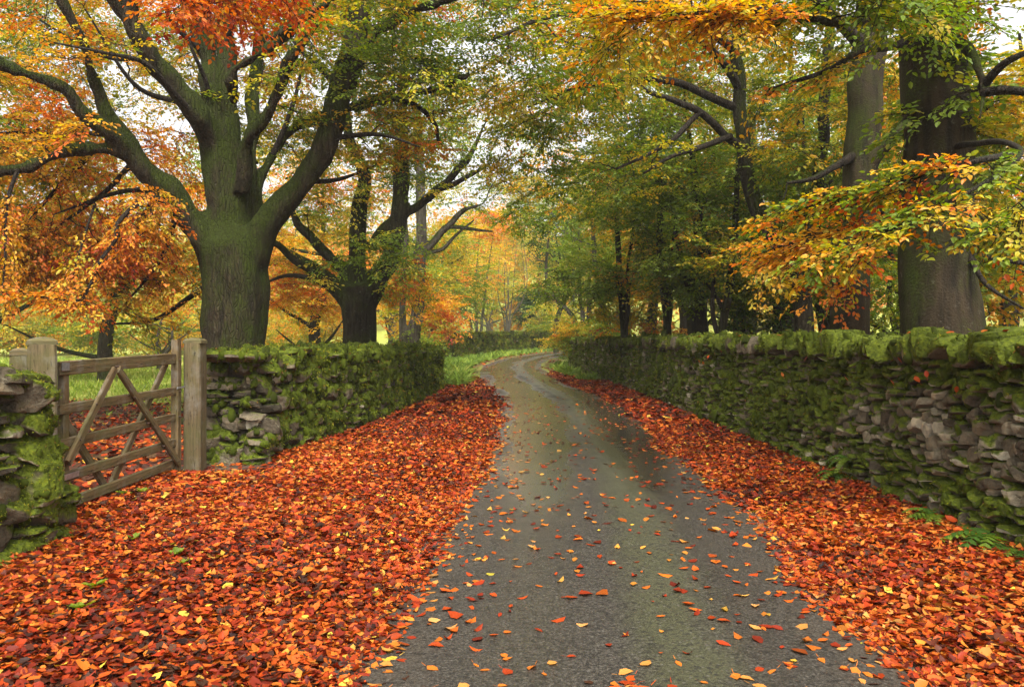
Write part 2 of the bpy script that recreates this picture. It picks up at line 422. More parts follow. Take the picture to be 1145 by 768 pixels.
DENS = .5
class Tree:
    def __init__(s, leaf=.085, lod=0, hmin=.24):
        s.hmin = hmin
        s.sk, s.skr = [], []                # skeleton points and radii
        s.thick, s.thin = MB(), MB()
        s.L = {k: [] for k in 'PDNSHV'}     # leaves
        s.leaf, s.lod = leaf, lod
    def limb(s, pts, radii, smooth=8, thick=True, sides=14):
        P = catmull(np.array(pts), smooth); r = np.interp(np.linspace(0, 1, len(P)), np.linspace(0, 1, len(radii)), radii)
        P = P + (np.stack([vnoise(P, 1.7, 1), vnoise(P, 1.7, 2), vnoise(P, 1.7, 3)], 1) - .5) * np.minimum(r, .12)[:, None] * .9
        V, Q = tubes(P[None], r[None], sides)
        # cap both ends
        mb = s.thick if thick else s.thin
        n = len(V); caps = [np.array([list(range(sides))[::-1], list(range(n - sides, n))])] if thick else []
        mb.add(V, [Q] + caps)
        s.sk.append(P); s.skr.append(r)
        return P
    def nearest(s, q, rmin=0.0):
        A = np.concatenate(s.sk); r = np.concatenate(s.skr)
        d = np.linalg.norm(A - q, axis=1) + np.where(A[:, 2] > q[2] + 1.0, .6 * (A[:, 2] - q[2]), 0) + (r < rmin) * 50
        k = int(np.argmin(d)); return A[k], r[k]
    def clump(s, c, rad, hue, K=6, M=14, hv=.10, spray=(.45, .85), flat=.3, droop=.25, side_tw=5, twigs=True, sz=1.0, dens=1.0):
        c = np.asarray(c, float); rad = np.asarray(rad, float) * np.ones(3)
        nodes = []
        starts, dirs = [], []
        for k in range(K):
            v = norm(rng.normal(size=3)) * U(.25, .95) ** .6
            q = c + v * rad
            a, ar = s.nearest(q)
            L = np.linalg.norm(q - a)
            if L > .2:
                mid = (a + q) / 2 + rng.normal(size=3) * .09 * L + np.array([0, 0, .10 * L])
                tt = np.linspace(0, 1, 9)[:, None]
                P = (1 - tt) ** 2 * a + 2 * tt * (1 - tt) * mid + tt ** 2 * q
                P[1:-1] += rng.normal(size=(7, 3)) * .022 * L
                r0 = min(ar * .55, .010 + .011 * L) * (1.5 if s.lod else 1); R = np.linspace(r0, max(.005, .22 * r0), 9)
                V, Q = tubes(P[None], R[None], 5 if s.lod < 2 else 3); s.thin.add(V, [Q])
                s.sk.append(P[4:]); s.skr.append(R[4:])
            else: P = np.repeat(q[None], 9, 0)
            m = max(2, int(M * DENS * U(.7, 1.3)))
            idx = np.minimum(rng.integers(3, 9, m) + rng.integers(0, 3, m), 8)
            starts.append(P[idx]); out = norm(P[-1] - P[0] + 1e-6)
            d = rng.normal(size=(m, 3)); d[:, 2] = d[:, 2] * flat - .05; d += out * .5
            dirs.append(norm(d))
        p0 = np.concatenate(starts); d = np.concatenate(dirs); m = len(p0)
        ell = U(*spray, m)
        patch = (fbm(p0, .6, 40, 2) - .5) * .78
        hs = hue + patch + rng.normal(size=m) * hv
        s._spray(p0, d, ell, hs, droop, side_tw, twigs, sz, dens)
    def _spray(s, p0, d, ell, hs, droop, nt, twigs, sz, dens=1.0):
        m = len(p0); up = np.array([0, 0, 1.0])
        side = norm(np.cross(d, up)); nrm = norm(np.cross(side, d) + rng.normal(size=(m, 3)) * .18)
        side = norm(np.cross(d, nrm))
        dz = np.zeros((m, 3)); dz[:, 2] = -droop
        def pt(t): return p0 + d * (ell * t)[:, None] + dz * (ell * t * t)[:, None]
        if twigs:
            P = np.stack([pt(np.full(m, t)) for t in (0, .35, .7, 1)], 1)
            th = .0045 * max(1, s.leaf / .085)
            V, Q = tubes(P, np.tile(np.array([1.3, 1, .7, .3]) * th, (m, 1)), 3); s.thin.add(V, [Q])
        T0, T1 = [], []
        for k in range(nt):                       # side twigs, alternating
            t = (k + .6 + U(-.3, .3, m)) / nt * .95
            sg = 1 if k % 2 else -1
            b = pt(t); l = ell * (.62 * (1 - t) + .14) * U(.7, 1.2, m)
            dd = norm(d * .75 + side * sg * .75 + rng.normal(size=(m, 3)) * .12 + dz * .5)
            T0.append(b); T1.append((dd, l))
        # leaves on side twigs and on the tip
        lists = [(b, dd, l) for b, (dd, l) in zip(T0, T1)] + [(pt(np.full(m, .72)), norm(d + dz), ell * .3)]
        if twigs and s.lod == 0:
            for b, dd, l in lists[:-1]:
                P = np.stack([b, b + dd * (l * .5)[:, None], b + dd * l[:, None] + dz * (l * .2)[:, None]], 1)
                V, Q = tubes(P, np.tile(np.array([.003, .0022, .001]), (m, 1)), 3); s.thin.add(V, [Q])
        for b, dd, l in lists:
            ls = s.leaf * sz
            cnt = max(1, int(round(dens * float(np.mean(l)) / (ls * .62))))
            for j in range(cnt):
                t = (j + U(.2, 1.0, m)) / cnt
                sg = 1 if j % 2 else -1
                sd = norm(np.cross(dd, nrm))
                P = b + dd * (l * t)[:, None] + dz * (l * t * t * .2)[:, None]
                D = dd * .6 + sd * sg * .8 + rng.normal(size=(m, 3)) * .22 + dz * .55
                if j == cnt - 1: D = dd + rng.normal(size=(m, 3)) * .2 + dz * .5
                Nn = nrm + rng.normal(size=(m, 3)) * .38
                keep = U(0, 1, m) < .93
                s.L['P'].append(P[keep]); s.L['D'].append(D[keep]); s.L['N'].append(Nn[keep])
                s.L['S'].append((ls * U(.65, 1.25, m))[keep]); s.L['H'].append((hs + rng.normal(size=m) * .045)[keep]); s.L['V'].append(U(.78, 1.3, m)[keep])
    def leaves_at(s, P, D, Nn, S, H):
        s.L['P'].append(P); s.L['D'].append(D); s.L['N'].append(Nn); s.L['S'].append(S); s.L['H'].append(H); s.L['V'].append(U(.7, 1.15, len(P)))
    def build(s, name, base, label, cat, mat, group=None, voxel=.05, disp=.03, fl=(5, 5, .8)):
        root = empty(name, base, label, cat, group)
        if not voxel and not s.thin.empty():
            for p in (s.thin,): s.thick.add(np.concatenate(p.V), [np.concatenate(q) for q in p.P.values()])
            s.thin = MB()
        if not s.thick.empty():
            o = s.thick.build('trunk', mat, None, base)
            if voxel:
                md = o.modifiers.new('r', 'REMESH'); md.mode = 'VOXEL'; md.voxel_size = voxel; md.use_smooth_shade = True
                sm = o.modifiers.new('s', 'SMOOTH'); sm.factor = .6; sm.iterations = 5
                dg = bpy.context.evaluated_depsgraph_get(); dg.update()
                me = bpy.data.meshes.new_from_object(o.evaluated_get(dg)); old = o.data; o.modifiers.clear(); o.data = me; bpy.data.meshes.remove(old)
                me.name = 'trunk'
                if not me.materials: me.materials.append(mat)
                n = len(me.vertices); co = np.empty(n * 3, np.float32); me.vertices.foreach_get('co', co); co = co.reshape(-1, 3).astype(float)
                no = np.empty(n * 3, np.float32); me.vertices.foreach_get('normal', no); no = no.reshape(-1, 3)
                w = co + np.asarray(base)
                dsp = (fbm(w * np.array(fl), 1.0, 21, 3) - .5) * 2 * disp + (fbm(w, 2.2, 31, 2) - .5) * disp * 1.6
                me.vertices.foreach_set('co', (co + no * dsp[:, None]).astype(np.float32).ravel())
                me.polygons.foreach_set('use_smooth', np.full(len(me.polygons), True)); me.update()
            o.parent = root
        if not s.thin.empty(): s.thin.build('branches', M_TWIG if mat is not M_BARK_GREY else mat, root, base)
        if s.L['P']:
            g = {k: np.concatenate(v) for k, v in s.L.items()}
            V, Q = leaf_simple(g['P'], g['D'], g['N'], g['S'])
            H = g['H'] - .10; H = np.clip(np.where(H < s.hmin, s.hmin + (s.hmin - H) * .35, H), 0, 1)
            obj_np('crown', V, [Q], M_LEAF, root, base, fattr={'hue': np.repeat(H, 2), 'val': np.repeat(g['V'], 2)}, smooth=False)
            global NLEAF; NLEAF += len(H)
        return root
NLEAF = 0
def pxl(lst, d):
    """list of (px, py[, depth]) -> world points"""
    return [W(q[0], q[1], q[2] if len(q) > 2 else d) for q in lst]
def region(t, x0, x1, y0, y1, d0, d1, hue, n, r, **kw):
    """n foliage clumps spread over a part of a crown"""
    k = max(1, int(round(math.sqrt(n * (x1 - x0) / max(1, (y1 - y0)))))); rows = int(math.ceil(n / k)); c = 0
    for j in range(rows):
        for i in range(k):
            if c >= n: break
            px = x0 + (x1 - x0) * (i + U(.1, .9)) / k; py = y0 + (y1 - y0) * (j + U(.1, .9)) / rows
            rr = r * U(.8, 1.2)
            t.clump(W(px, py, U(d0, d1)), (rr * 1.25, rr * 1.2, rr * .62), hue + U(-.05, .05), **kw); c += 1

#TREES
# bough tips: sprays of broad leaves in flat layers
def bough(t, pts, n, hue, ell=(.3, .55), sz=1.0, hv=.14, droop=.25):
    P = catmull(np.array(pts), 12); k = rng.integers(len(P) // 4, len(P), n); p0 = P[k] + rng.normal(size=(n, 3)) * .04
    tg = norm(np.gradient(P, axis=0))[k]; d = tg + rng.normal(size=(n, 3)) * np.array([.75, .75, .18]); d[:, 2] -= .08
    t._spray(p0, norm(d), U(*ell, n), hue + rng.normal(size=n) * hv, droop, 5, True, sz)
# ------------------------------------------------------------------ big mossy beech on the left
t = Tree(.072); D = 14.0; m_ = D / F
t.limb(pxl([(266, 492), (265, 470), (264, 420), (262, 360), (261, 310), (258, 275), (256, 240)], D), [56*m_, 45*m_, 36*m_, 34*m_, 36*m_, 33*m_, 15*m_], sides=20)
for a in range(6):   # root flare
    an = a * 1.05 + .3; b0 = W(266, 470, D)
    t.limb([b0 + np.array([.45*math.cos(an), .45*math.sin(an), .75]), b0 + np.array([.62*math.cos(an), .62*math.sin(an), .2]), b0 + np.array([1.05*math.cos(an), 1.05*math.sin(an), -.2])], [.18, .2, .1])
A = lambda l, r, **k: t.limb(pxl(l, D), [x*m_*.86 for x in r], **k)
A([(246, 300), (224, 256, 13.8), (184, 211, 13.5), (151, 179, 13.2), (116, 116, 13)], [24, 19, 16, 13, 9])
A([(116, 116, 13), (98, 60, 12.6), (70, 0, 12.2), (40, -70, 12)], [9, 7, 5, 3])
A([(150, 178, 13.2), (120, 150, 12.8), (88, 123, 12.5), (74, 102, 12.3), (35, 84, 12), (0, 68, 11.8), (-60, 40, 11.5)], [9, 9, 8, 7, 7, 6, 3])
A([(152, 180, 13.2), (130, 172, 13), (105, 167, 12.8), (81, 169, 12.6), (35, 186, 12.4), (0, 191, 12.2), (-70, 200, 12)], [9, 8, 7, 6.5, 6, 5.5, 3])
A([(250, 260), (240, 175), (219, 130, 13.6), (197, 102, 13.4), (172, 67, 13.1), (151, 28, 12.8), (130, 0, 12.6), (95, -70, 12)], [20, 16, 14.5, 14, 13, 12.5, 11, 8])
A([(160, 42, 12.9), (150, 0, 12.6), (158, -60, 12.3)], [8, 8, 5])
A([(254, 270), (242, 160, 13.9), (231, 70, 14.0), (222, -10, 14.2), (212, -120, 14.6)], [16, 11, 10, 9.5, 8])
A([(264, 270), (260, 190), (255, 120), (252, 60), (250, -20), (252, -140)], [18, 13, 12, 12, 11, 9])
A([(270, 270), (279, 170, 14.3), (284, 80, 14.6), (293, -10, 15), (308, -130, 15.3)], [14, 11, 10, 9.5, 7])
A([(272, 215, 13.8), (276, 165, 13.5), (299, 130, 13.2), (323, 74, 12.9), (346, 36, 12.6), (352, 28, 12.5), (334, 22, 12.3), (300, 44, 12)], [10, 8, 7, 6.5, 6, 5.5, 5, 3])
A([(262, 120, 13.6), (261, 84, 13), (283, 66, 12.8), (306, 53, 12.5), (336, 24, 12.2), (375, 0, 11.8)], [7, 6, 6, 5.5, 5, 3])
A([(276, 300), (303, 246), (337, 204), (365, 155), (381, 98), (400, 35), (406, -20), (412, -120)], [24, 19, 17.5, 17, 16, 15, 13, 10])
A([(283, 250, 14.2), (288, 211, 14.4), (306, 172, 14.6), (330, 141, 14.8), (356, 134, 14.8), (400, 120, 14.6), (440, 109, 14.4), (476, 104, 14.2), (525, 84, 14)], [11, 9, 8.5, 8, 7.5, 7, 6, 5, 3])
A([(440, 109, 14.4), (470, 122, 14.4), (486, 140, 14.5), (490, 160, 14.5)], [4, 3.5, 3, 2], thick=False)
A([(388, 80, 14), (430, 30, 13.6), (480, 5, 13), (540, -10, 12.4)], [8, 6, 5, 3])
A([(225, 256, 13.8), (172, 221, 13.2), (149, 233, 12.8), (132, 251, 12.6), (129, 269, 12.5), (112, 292, 12.3), (97, 326, 12.1), (83, 336, 12), (23, 329, 11.8)], [5, 3.4, 3, 2.6, 2.3, 2, 1.8, 1.5, .7], thick=False, sides=7)
A([(19, 190, 12.2), (7, 229, 12), (6, 280, 11.8), (2, 330, 11.7)], [2.4, 2, 1.5, .8], thick=False, sides=7)
A([(105, 230, 13), (95, 262, 12.6), (84, 300, 12.3), (80, 322, 12.2)], [1.6, 1.3, 1, .6], thick=False, sides=6)
A([(222, 135, 13.6), (190, 100, 13), (160, 70, 12.5), (120, 60, 12.2), (60, 48, 12)], [4, 3.6, 3, 2, 1], thick=False, sides=8)
A([(262, 300, 14.6), (215, 330, 15.5), (170, 358, 16), (120, 362, 16.5)], [5, 4, 3, 1.5], thick=False, sides=6)
for (p0, p1, q) in (((205, 115), (150, 95), (95, 10)), ((172, 67), (110, 60), (40, 20)), ((120, 150), (60, 150), (-20, 130)), ((228, 60), (190, 20), (170, -50)), ((252, 60), (262, 10), (275, -60)),
                    ((381, 98), (340, 60), (300, 10)), ((400, 35), (440, 20), (470, -40)), ((365, 155), (420, 150), (470, 165)), ((337, 204), (380, 200), (420, 185)), ((306, 172), (330, 110), (340, 60)),
                    ((184, 211), (130, 215), (60, 240)), ((151, 179), (110, 220), (40, 270)), ((105, 167), (60, 215), (20, 262)), ((81, 169), (40, 150), (-30, 150)), ((240, 130), (225, 80), (200, 20)), ((172, 221), (150, 270), (150, 320)), ((200, 235), (180, 290), (140, 340))):
    e = U(-1.2, 1.2); A([(*p0, D), (*p1, D + e * .5), (*q, D + e)], [4.2, 2.8, 1], thick=False, sides=7)
region(t, -40, 190, -70, 120, 13.6, 18, .58, 15, 1.35)
region(t, 150, 430, -90, 110, 14.6, 18.5, .55, 14, 1.35)
region(t, -40, 190, 110, 240, 13.5, 17.5, .64, 11, 1.2, droop=.5)
region(t, -30, 175, 225, 318, 12.4, 16.5, .72, 13, .95, droop=.7, flat=.5)
region(t, 160, 230, 270, 350, 14, 17, .52, 4, .9, droop=.5)
region(t, 400, 610, -60, 120, 12.5, 16.5, .54, 14, 1.2)
region(t, 300, 540, 90, 190, 13.5, 16.5, .46, 8, 1.1)
region(t, 190, 335, -35, 15, 9, 10.5, .86, 6, .42, M=8)
region(t, -40, 170, -60, 160, 12.2, 13.4, .60, 6, .7, M=8)
region(t, 310, 430, -60, 120, 12.4, 13.4, .56, 4, .7, M=8)
region(t, -40, 420, -80, 110, 15, 20, .52, 16, 1.3, M=14)
region(t, 150, 480, -250, -90, 12, 17, .55, 5, 1.4)
bough(t, pxl([(172, 221, 13.2), (149, 233, 12.8), (129, 269, 12.5), (97, 326, 12.1), (83, 336, 12), (23, 329, 11.8)], D), 46, .76, hv=.08, droop=.3)
bough(t, pxl([(19, 190, 12.2), (7, 229, 12), (6, 280, 11.8), (2, 330, 11.7)], D), 26, .74, hv=.08, droop=.3)
bough(t, pxl([(105, 230, 13), (95, 262, 12.6), (84, 300, 12.3), (80, 322, 12.2)], D), 20, .72, hv=.08, droop=.3)
t.build('beech_tree', W(266, 476.7, D) * np.array([1, 1, 0]), 'massive old beech with mossy fluted trunk and many limbs behind left wall', 'tree', M_BARK_MOSSY, voxel=.04, disp=.085, fl=(3.6, 3.6, .32))

# second tree on the left
t = Tree(.085); D = 22.0; m_ = D / F
A = lambda l, r, **k: t.limb(pxl(l, D), [x*m_ for x in r], **k)
A([(402, 448), (402, 430), (402, 380), (402, 340), (401, 318)], [28, 22, 19, 19, 20], sides=16)
A([(396, 345), (380, 326), (357, 305), (327, 286), (300, 270, 21.5), (270, 262, 21)], [12, 10, 8, 6, 4.5, 2])
A([(398, 335), (386, 305), (371, 290), (349, 265), (331, 250), (320, 215)], [10, 8, 6.5, 5.5, 4.5, 2.5])
A([(405, 345), (424, 306), (438, 285), (447, 242), (449, 204), (448, 160), (452, 90), (455, 20)], [14, 12, 11, 10, 9.5, 8, 6, 3])
A([(400, 335), (400, 280), (402, 240), (407, 204), (398, 175), (391, 156), (385, 110)], [11, 9, 9, 8, 7, 6, 3])
A([(416, 280), (431, 255), (451, 242), (471, 229), (504, 196), (526, 171), (550, 120)], [7, 7, 6, 5.5, 4.5, 3.5, 2])
A([(485, 213), (505, 206), (525, 196), (548, 184)], [4, 3.2, 2.6, 1.4], thick=False, sides=7)
A([(385, 330), (350, 312), (322, 308), (300, 315)], [4, 3.2, 2.4, 1.2], thick=False, sides=7)
region(t, 315, 480, 60, 200, 19.5, 24, .45, 11, 1.6, M=12)
region(t, 440, 545, 90, 200, 20, 24, .45, 8, 1.4, M=11)
region(t, 300, 395, 205, 300, 21.5, 24, .6, 7, 1.2, M=10)
region(t, 300, 385, 290, 345, 22.5, 25, .70, 6, 1.1, M=11)
region(t, 400, 462, 262, 315, 20, 22, .40, 4, .8, M=9)
region(t, 425, 470, 290, 345, 22.5, 25, .60, 4, .9, M=9)
region(t, 380, 520, -60, 70, 19, 25, .42, 8, 1.8)
t.build('beech_tree', W(402, 440, D) * np.array([1, 1, 0]), 'dark forked tree with broad trunk behind the mossy middle of the left wall', 'tree', M_BARK_DARK, voxel=.06, disp=.035)

# third tree, slim and paler
t = Tree(.11); D = 30.0; m_ = D / F * .8
A = lambda l, r, **k: t.limb(pxl(l, D), [x*m_ for x in r], **k)
A([(461, 426), (462, 390), (466, 340), (469, 300), (471, 240), (468, 180), (464, 120), (462, 60)], [13, 10, 9, 8.5, 8, 6.5, 5, 3])
A([(448, 426), (450, 390), (451, 340), (452, 302), (455, 270), (452, 230), (446, 180)], [8, 6, 5, 4.5, 4, 3.5, 2])
A([(470, 298), (476, 282), (493, 262), (505, 250), (518, 237), (540, 229)], [6, 5.5, 5, 4.5, 4, 2])
A([(496, 260), (505, 254), (525, 256), (551, 259)], [3.5, 3, 2.4, 1.2], thick=False, sides=6)
A([(477, 283), (495, 278), (512, 262), (530, 246)], [3, 2.6, 2, 1], thick=False, sides=6)
region(t, 440, 560, 100, 220, 27, 33, .42, 9, 1.8, M=10, K=5)
region(t, 520, 572, 60, 240, 27, 32, .5, 7, 1.5, M=9, K=4)
region(t, 428, 480, 320, 370, 29, 32, .56, 4, 1.1, M=8)
region(t, 545, 625, 90, 230, 29, 34, .5, 6, 1.5, M=9, K=5)
t.build('slim_tree', W(461, 421.5, D) * np.array([1, 1, 0]), 'slim twin-stemmed tree with greyish bark just behind the rounded end of the left wall', 'tree', M_BARK_GREY, voxel=.06, disp=.03)

# ------------------------------------------------------------------ right hand trees
t = Tree(.092); D = 10.0; m_ = D / F
A = lambda l, r, **k: t.limb(pxl(l, D), [x*m_ for x in r], **k)
A([(1056, 530), (1056, 505), (1055, 450), (1054, 380), (1052, 330), (1050, 250), (1047, 150), (1045, 50), (1046, -60), (1050, -260)], [62, 56, 49, 44, 41, 38, 36, 34, 32, 26], sides=22)
for a in range(5):
    an = a * 1.26 + .5; b0 = W(1055, 505, D)
    t.limb([b0 + np.array([.3*math.cos(an), .3*math.sin(an), .6]), b0 + np.array([.5*math.cos(an), .5*math.sin(an), .15]), b0 + np.array([.85*math.cos(an), .85*math.sin(an), -.2])], [.17, .18, .1])
A([(1062, 40, 9.8), (1083, 58, 9.2), (1094, 84, 9), (1098, 105, 8.9), (1094, 134, 8.7)], [7, 5.5, 5, 4.6, 3.6])
A([(1096, 100, 9), (1112, 82, 8.8), (1130, 68, 8.6), (1170, 50, 8.3)], [5, 4, 3.6, 2], thick=False, sides=8)
A([(1097, 104, 8.9), (1118, 101, 8.7), (1145, 102, 8.5), (1200, 110, 8.2)], [5, 4.6, 4, 2], thick=False, sides=8)
A([(1066, 165, 9.8), (1115, 158, 8.2), (1140, 175, 7.0), (1080, 215, 6.3), (1010, 250, 6.1), (930, 285, 6.2)], [3.6, 2.8, 2.2, 1.7, 1.2, .6], thick=False, sides=8)   # low bough over the wall
A([(1130, 172, 6.8), (1085, 180, 6.2), (1010, 200, 6.3), (950, 215, 6.6), (880, 240, 7)], [3, 2.4, 1.8, 1.3, .7], thick=False, sides=7)
A([(1040, 40, 9.7), (1000, 50, 9), (960, 58, 8.5), (925, 80, 8.2), (860, 100, 8)], [5, 4.2, 3.5, 2.6, 1.2], thick=False, sides=8)
A([(1044, 30, 9.7), (980, 24, 8.6), (930, 24, 8), (898, 17, 7.7), (836, 12, 7.5), (783, 18, 7.4), (747, 17, 7.3), (680, 10, 7.3)], [5, 4.5, 4, 3.8, 3, 2.2, 1.6, .8], thick=False, sides=8)
A([(1075, 262, 9.8), (1100, 285, 9.5), (1130, 292, 9.2), (1180, 300, 9)], [4, 3, 2.5, 1.4], thick=False, sides=7)
A([(1078, 270, 9.8), (1092, 300, 9.5), (1108, 322, 9.3), (1145, 345, 9)], [4, 2.8, 2.2, 1.2], thick=False, sides=7)
A([(1076, 255, 9.8), (1105, 262, 9.6), (1145, 280, 9.4)], [3, 2.2, 1.4], thick=False, sides=7)
bough(t, pxl([(1190, 140, 7), (1130, 175, 6.8), (1080, 215, 6.3), (1010, 250, 6.1), (930, 285, 6.2)], 0), 62, .47, hv=.2, sz=.66, droop=.12)
bough(t, pxl([(1180, 160, 7), (1085, 180, 6.2), (1010, 200, 6.3), (950, 215, 6.6), (880, 240, 7)], 0), 58, .54, hv=.22, sz=.66, droop=.12)
bough(t, pxl([(1040, 235, 7), (980, 250, 6.8), (920, 262, 6.9), (865, 290, 7.2)], 0), 28, .76, hv=.07, sz=.64, droop=.1)
bough(t, pxl([(1150, 200, 6.2), (1145, 235, 6), (1110, 262, 6)], 0), 24, .47, hv=.2, sz=.66, droop=.12)
bough(t, pxl([(1030, 60, 9), (960, 58, 8.5), (925, 80, 8.2), (860, 100, 8)], 0), 22, .55, hv=.15, sz=.68, droop=.12)
bough(t, pxl([(1000, 28, 8.6), (898, 17, 7.7), (836, 12, 7.5), (783, 18, 7.4), (690, 14, 7.3)], 0), 90, .70, hv=.08, sz=.68, droop=.12)
region(t, 880, 1160, -60, 50, 7.4, 9.4, .56, 6, .7, hv=.16, sz=.7)
region(t, 1085, 1160, 60, 190, 9.5, 12, .48, 5, .8)
region(t, 1095, 1165, 200, 345, 10.5, 13, .64, 8, .8)
region(t, 640, 860, -40, 50, 7.4, 9.4, .68, 7, .6, M=9, sz=.7)
t.build('beech_tree', W(1055, 517.4, D) * np.array([1, 1, 0]), 'thickest smooth brown beech trunk close behind the right wall with low leafy boughs', 'tree', M_BARK_SMOOTH, voxel=.04, disp=.022, fl=(4, 4, .5))

t = Tree(.078); D = 13.5; m_ = D / F
A = lambda l, r, **k: t.limb(pxl(l, D), [x*m_ for x in r], **k)
A([(952, 495), (952, 478), (952, 440), (952, 380), (955, 310), (959, 230), (965, 120), (974, 30), (978, -60), (984, -220)], [34, 29, 24, 22, 20, 19, 19, 18, 15, 10], sides=18)
A([(966, 190, 13.4), (984, 168, 13.2), (1006, 142, 13), (1030, 120, 13.3), (1075, 100, 13.6)], [9, 7, 6, 5, 3])
A([(958, 170, 13.4), (935, 185, 13.2), (910, 200, 13), (880, 205, 12.8)], [6, 4, 3, 1.5], thick=False, sides=8)
A([(968, 60, 13.4), (935, 20, 13), (890, -20, 12.4)], [8, 6, 3], thick=False, sides=8)
region(t, 880, 1080, 40, 200, 14.8, 17, .52, 9, 1.0)
region(t, 985, 1010, 280, 360, 14, 15.5, .35, 3, .8)
region(t, 850, 1100, -80, 20, 12, 16, .55, 6, 1.1)
region(t, 870, 945, 270, 335, 11.8, 13, .68, 3, .42, M=8, droop=.1, flat=.12)
t.build('beech_tree', W(952, 480.5, D) * np.array([1, 1, 0]), 'straight medium brown beech trunk second from the right behind the wall', 'tree', M_BARK_SMOOTH, voxel=.05, disp=.02, fl=(4, 4, .5))

t = Tree(.080); D = 17.0; m_ = D / F
A = lambda l, r, **k: t.limb(pxl(l, D), [x*m_ for x in r], **k)
A([(900, 472), (899, 450), (898, 390), (897, 350), (894, 315), (884, 292)], [16, 13, 11.5, 11, 11, 9])
A([(894, 315), (878, 284), (857, 251), (841, 210), (832, 170), (828, 150), (825, 80), (822, 20), (815, -80)], [11, 10, 9.5, 9, 8, 8, 7, 6, 3])
A([(896, 330), (905, 282), (914, 244), (916, 184), (921, 150), (926, 60), (932, -20), (940, -120)], [9, 7.5, 7, 7, 6.5, 6, 5, 3])
A([(836, 168), (812, 152, 16.6), (783, 126, 16.2), (755, 113, 16), (728, 105, 15.8), (713, 93, 15.7)], [5, 4.4, 4, 3.2, 2.5, 1.2], thick=False, sides=7)
A([(818, 152, 16.6), (783, 165, 16.2), (752, 175, 16), (720, 194, 15.6)], [3.5, 3, 2.4, 1.2], thick=False, sides=7)
A([(783, 126, 16.2), (752, 157, 16), (726, 173, 15.8), (689, 189, 15.6)], [3.2, 2.8, 2.2, 1.2], thick=False, sides=7)
A([(826, 100), (800, 60, 16.4), (765, 40, 16), (700, 48, 15.4)], [5, 4, 3, 1.4], thick=False, sides=7)
A([(918, 215), (935, 195), (958, 170), (990, 160)], [4, 3.2, 2.6, 1.4], thick=False, sides=7)
region(t, 690, 900, 40, 140, 17.9, 21, .46, 11, 1.2)
region(t, 680, 900, 130, 240, 17.6, 21, .40, 10, 1.2)
region(t, 640, 720, 40, 190, 15, 18, .36, 6, 1.1, M=9)
region(t, 640, 960, -100, 30, 14.5, 20, .48, 7, 1.5)
region(t, 830, 930, 240, 320, 17, 19, .36, 4, .9)
A([(830, 60), (760, 20, 16), (690, 5, 15), (610, 20, 14), (550, 45, 13.4)], [5, 4, 3, 2, 1], thick=False, sides=7)
A([(826, 120), (740, 90, 16.5), (660, 95, 16), (590, 120, 15.6)], [5, 4, 2.6, 1], thick=False, sides=7)
region(t, 560, 680, -30, 110, 13.5, 17, .46, 9, 1.1, M=11)
region(t, 575, 650, 100, 200, 15.5, 18, .42, 5, .95, M=10)
t.build('forked_tree', W(900, 469, D) * np.array([1, 1, 0]), 'forked tree with one stem leaning left and one upright behind the right wall', 'tree', M_BARK_DARK, voxel=.05, disp=.02)

t = Tree(.09); D = 18.5; m_ = D / F
A = lambda l, r, **k: t.limb(pxl(l, D), [x*m_ for x in r], **k)
A([(802, 460), (803, 420), (804, 385), (810, 352), (819, 301), (822, 251), (824, 217), (826, 150)], [8, 6.5, 5.5, 5, 4.6, 4.2, 3.6, 2])
A([(806, 385), (797, 350), (797, 300), (786, 250), (776, 210)], [3.4, 2.6, 2.2, 1.8, 1], thick=False, sides=7)
A([(810, 352), (800, 330), (788, 315)], [2.5, 2, 1], thick=False, sides=7)
region(t, 770, 850, 200, 300, 18, 21, .38, 5, .9)
region(t, 770, 840, 290, 350, 19, 21, .28, 4, .8)
slim = t.build('slender_tree', W(802, 452, D) * np.array([1, 1, 0]), 'slender curved stem rising from behind the middle of the right wall', 'tree', M_BARK_DARK, voxel=.04, disp=.015)

t = Tree(.10); D = 21.0; m_ = D / F
A = lambda l, r, **k: t.limb(pxl(l, D), [x*m_ for x in r], **k)
A([(784, 450), (784, 420), (783, 385), (780, 355), (783, 330), (785, 290), (780, 230), (770, 160), (765, 90)], [17, 14, 12, 11.5, 9, 7, 6, 4, 2])
A([(781, 345), (768, 310), (756, 260), (745, 200)], [5, 4, 3, 1.5])
region(t, 735, 800, 235, 340, 20, 23, .40, 5, 1.0)
region(t, 700, 800, 150, 250, 20.5, 24, .40, 7, 1.2)
region(t, 660, 760, 60, 170, 19, 24, .44, 6, 1.4)
t.build('ivied_tree', W(784, 443, D) * np.array([1, 1, 0]), 'dark short thick trunk smothered in deep green leaves behind the right wall', 'tree', M_BARK_DARK, voxel=.06, disp=.03)

t = Tree(.10, hmin=.1); D = 23.0; m_ = D / F
A = lambda l, r, **k: t.limb(pxl(l, D), [x*m_ for x in r], **k)
A([(826, 440), (826, 400), (827, 370), (829, 330), (836, 280), (840, 200), (838, 100)], [10, 8.5, 8, 7, 6, 5, 3])
region(t, 820, 905, 300, 365, 20, 22.5, .26, 5, .7, hv=.05, flat=.2)
region(t, 830, 940, 220, 320, 22, 26, .42, 5, 1.2)
t.build('yew_tree', W(826, 437, D) * np.array([1, 1, 0]), 'dark green yew with flat spreading fronds between the slender stem and forked tree', 'tree', M_BARK_DARK, voxel=.06, disp=.02)

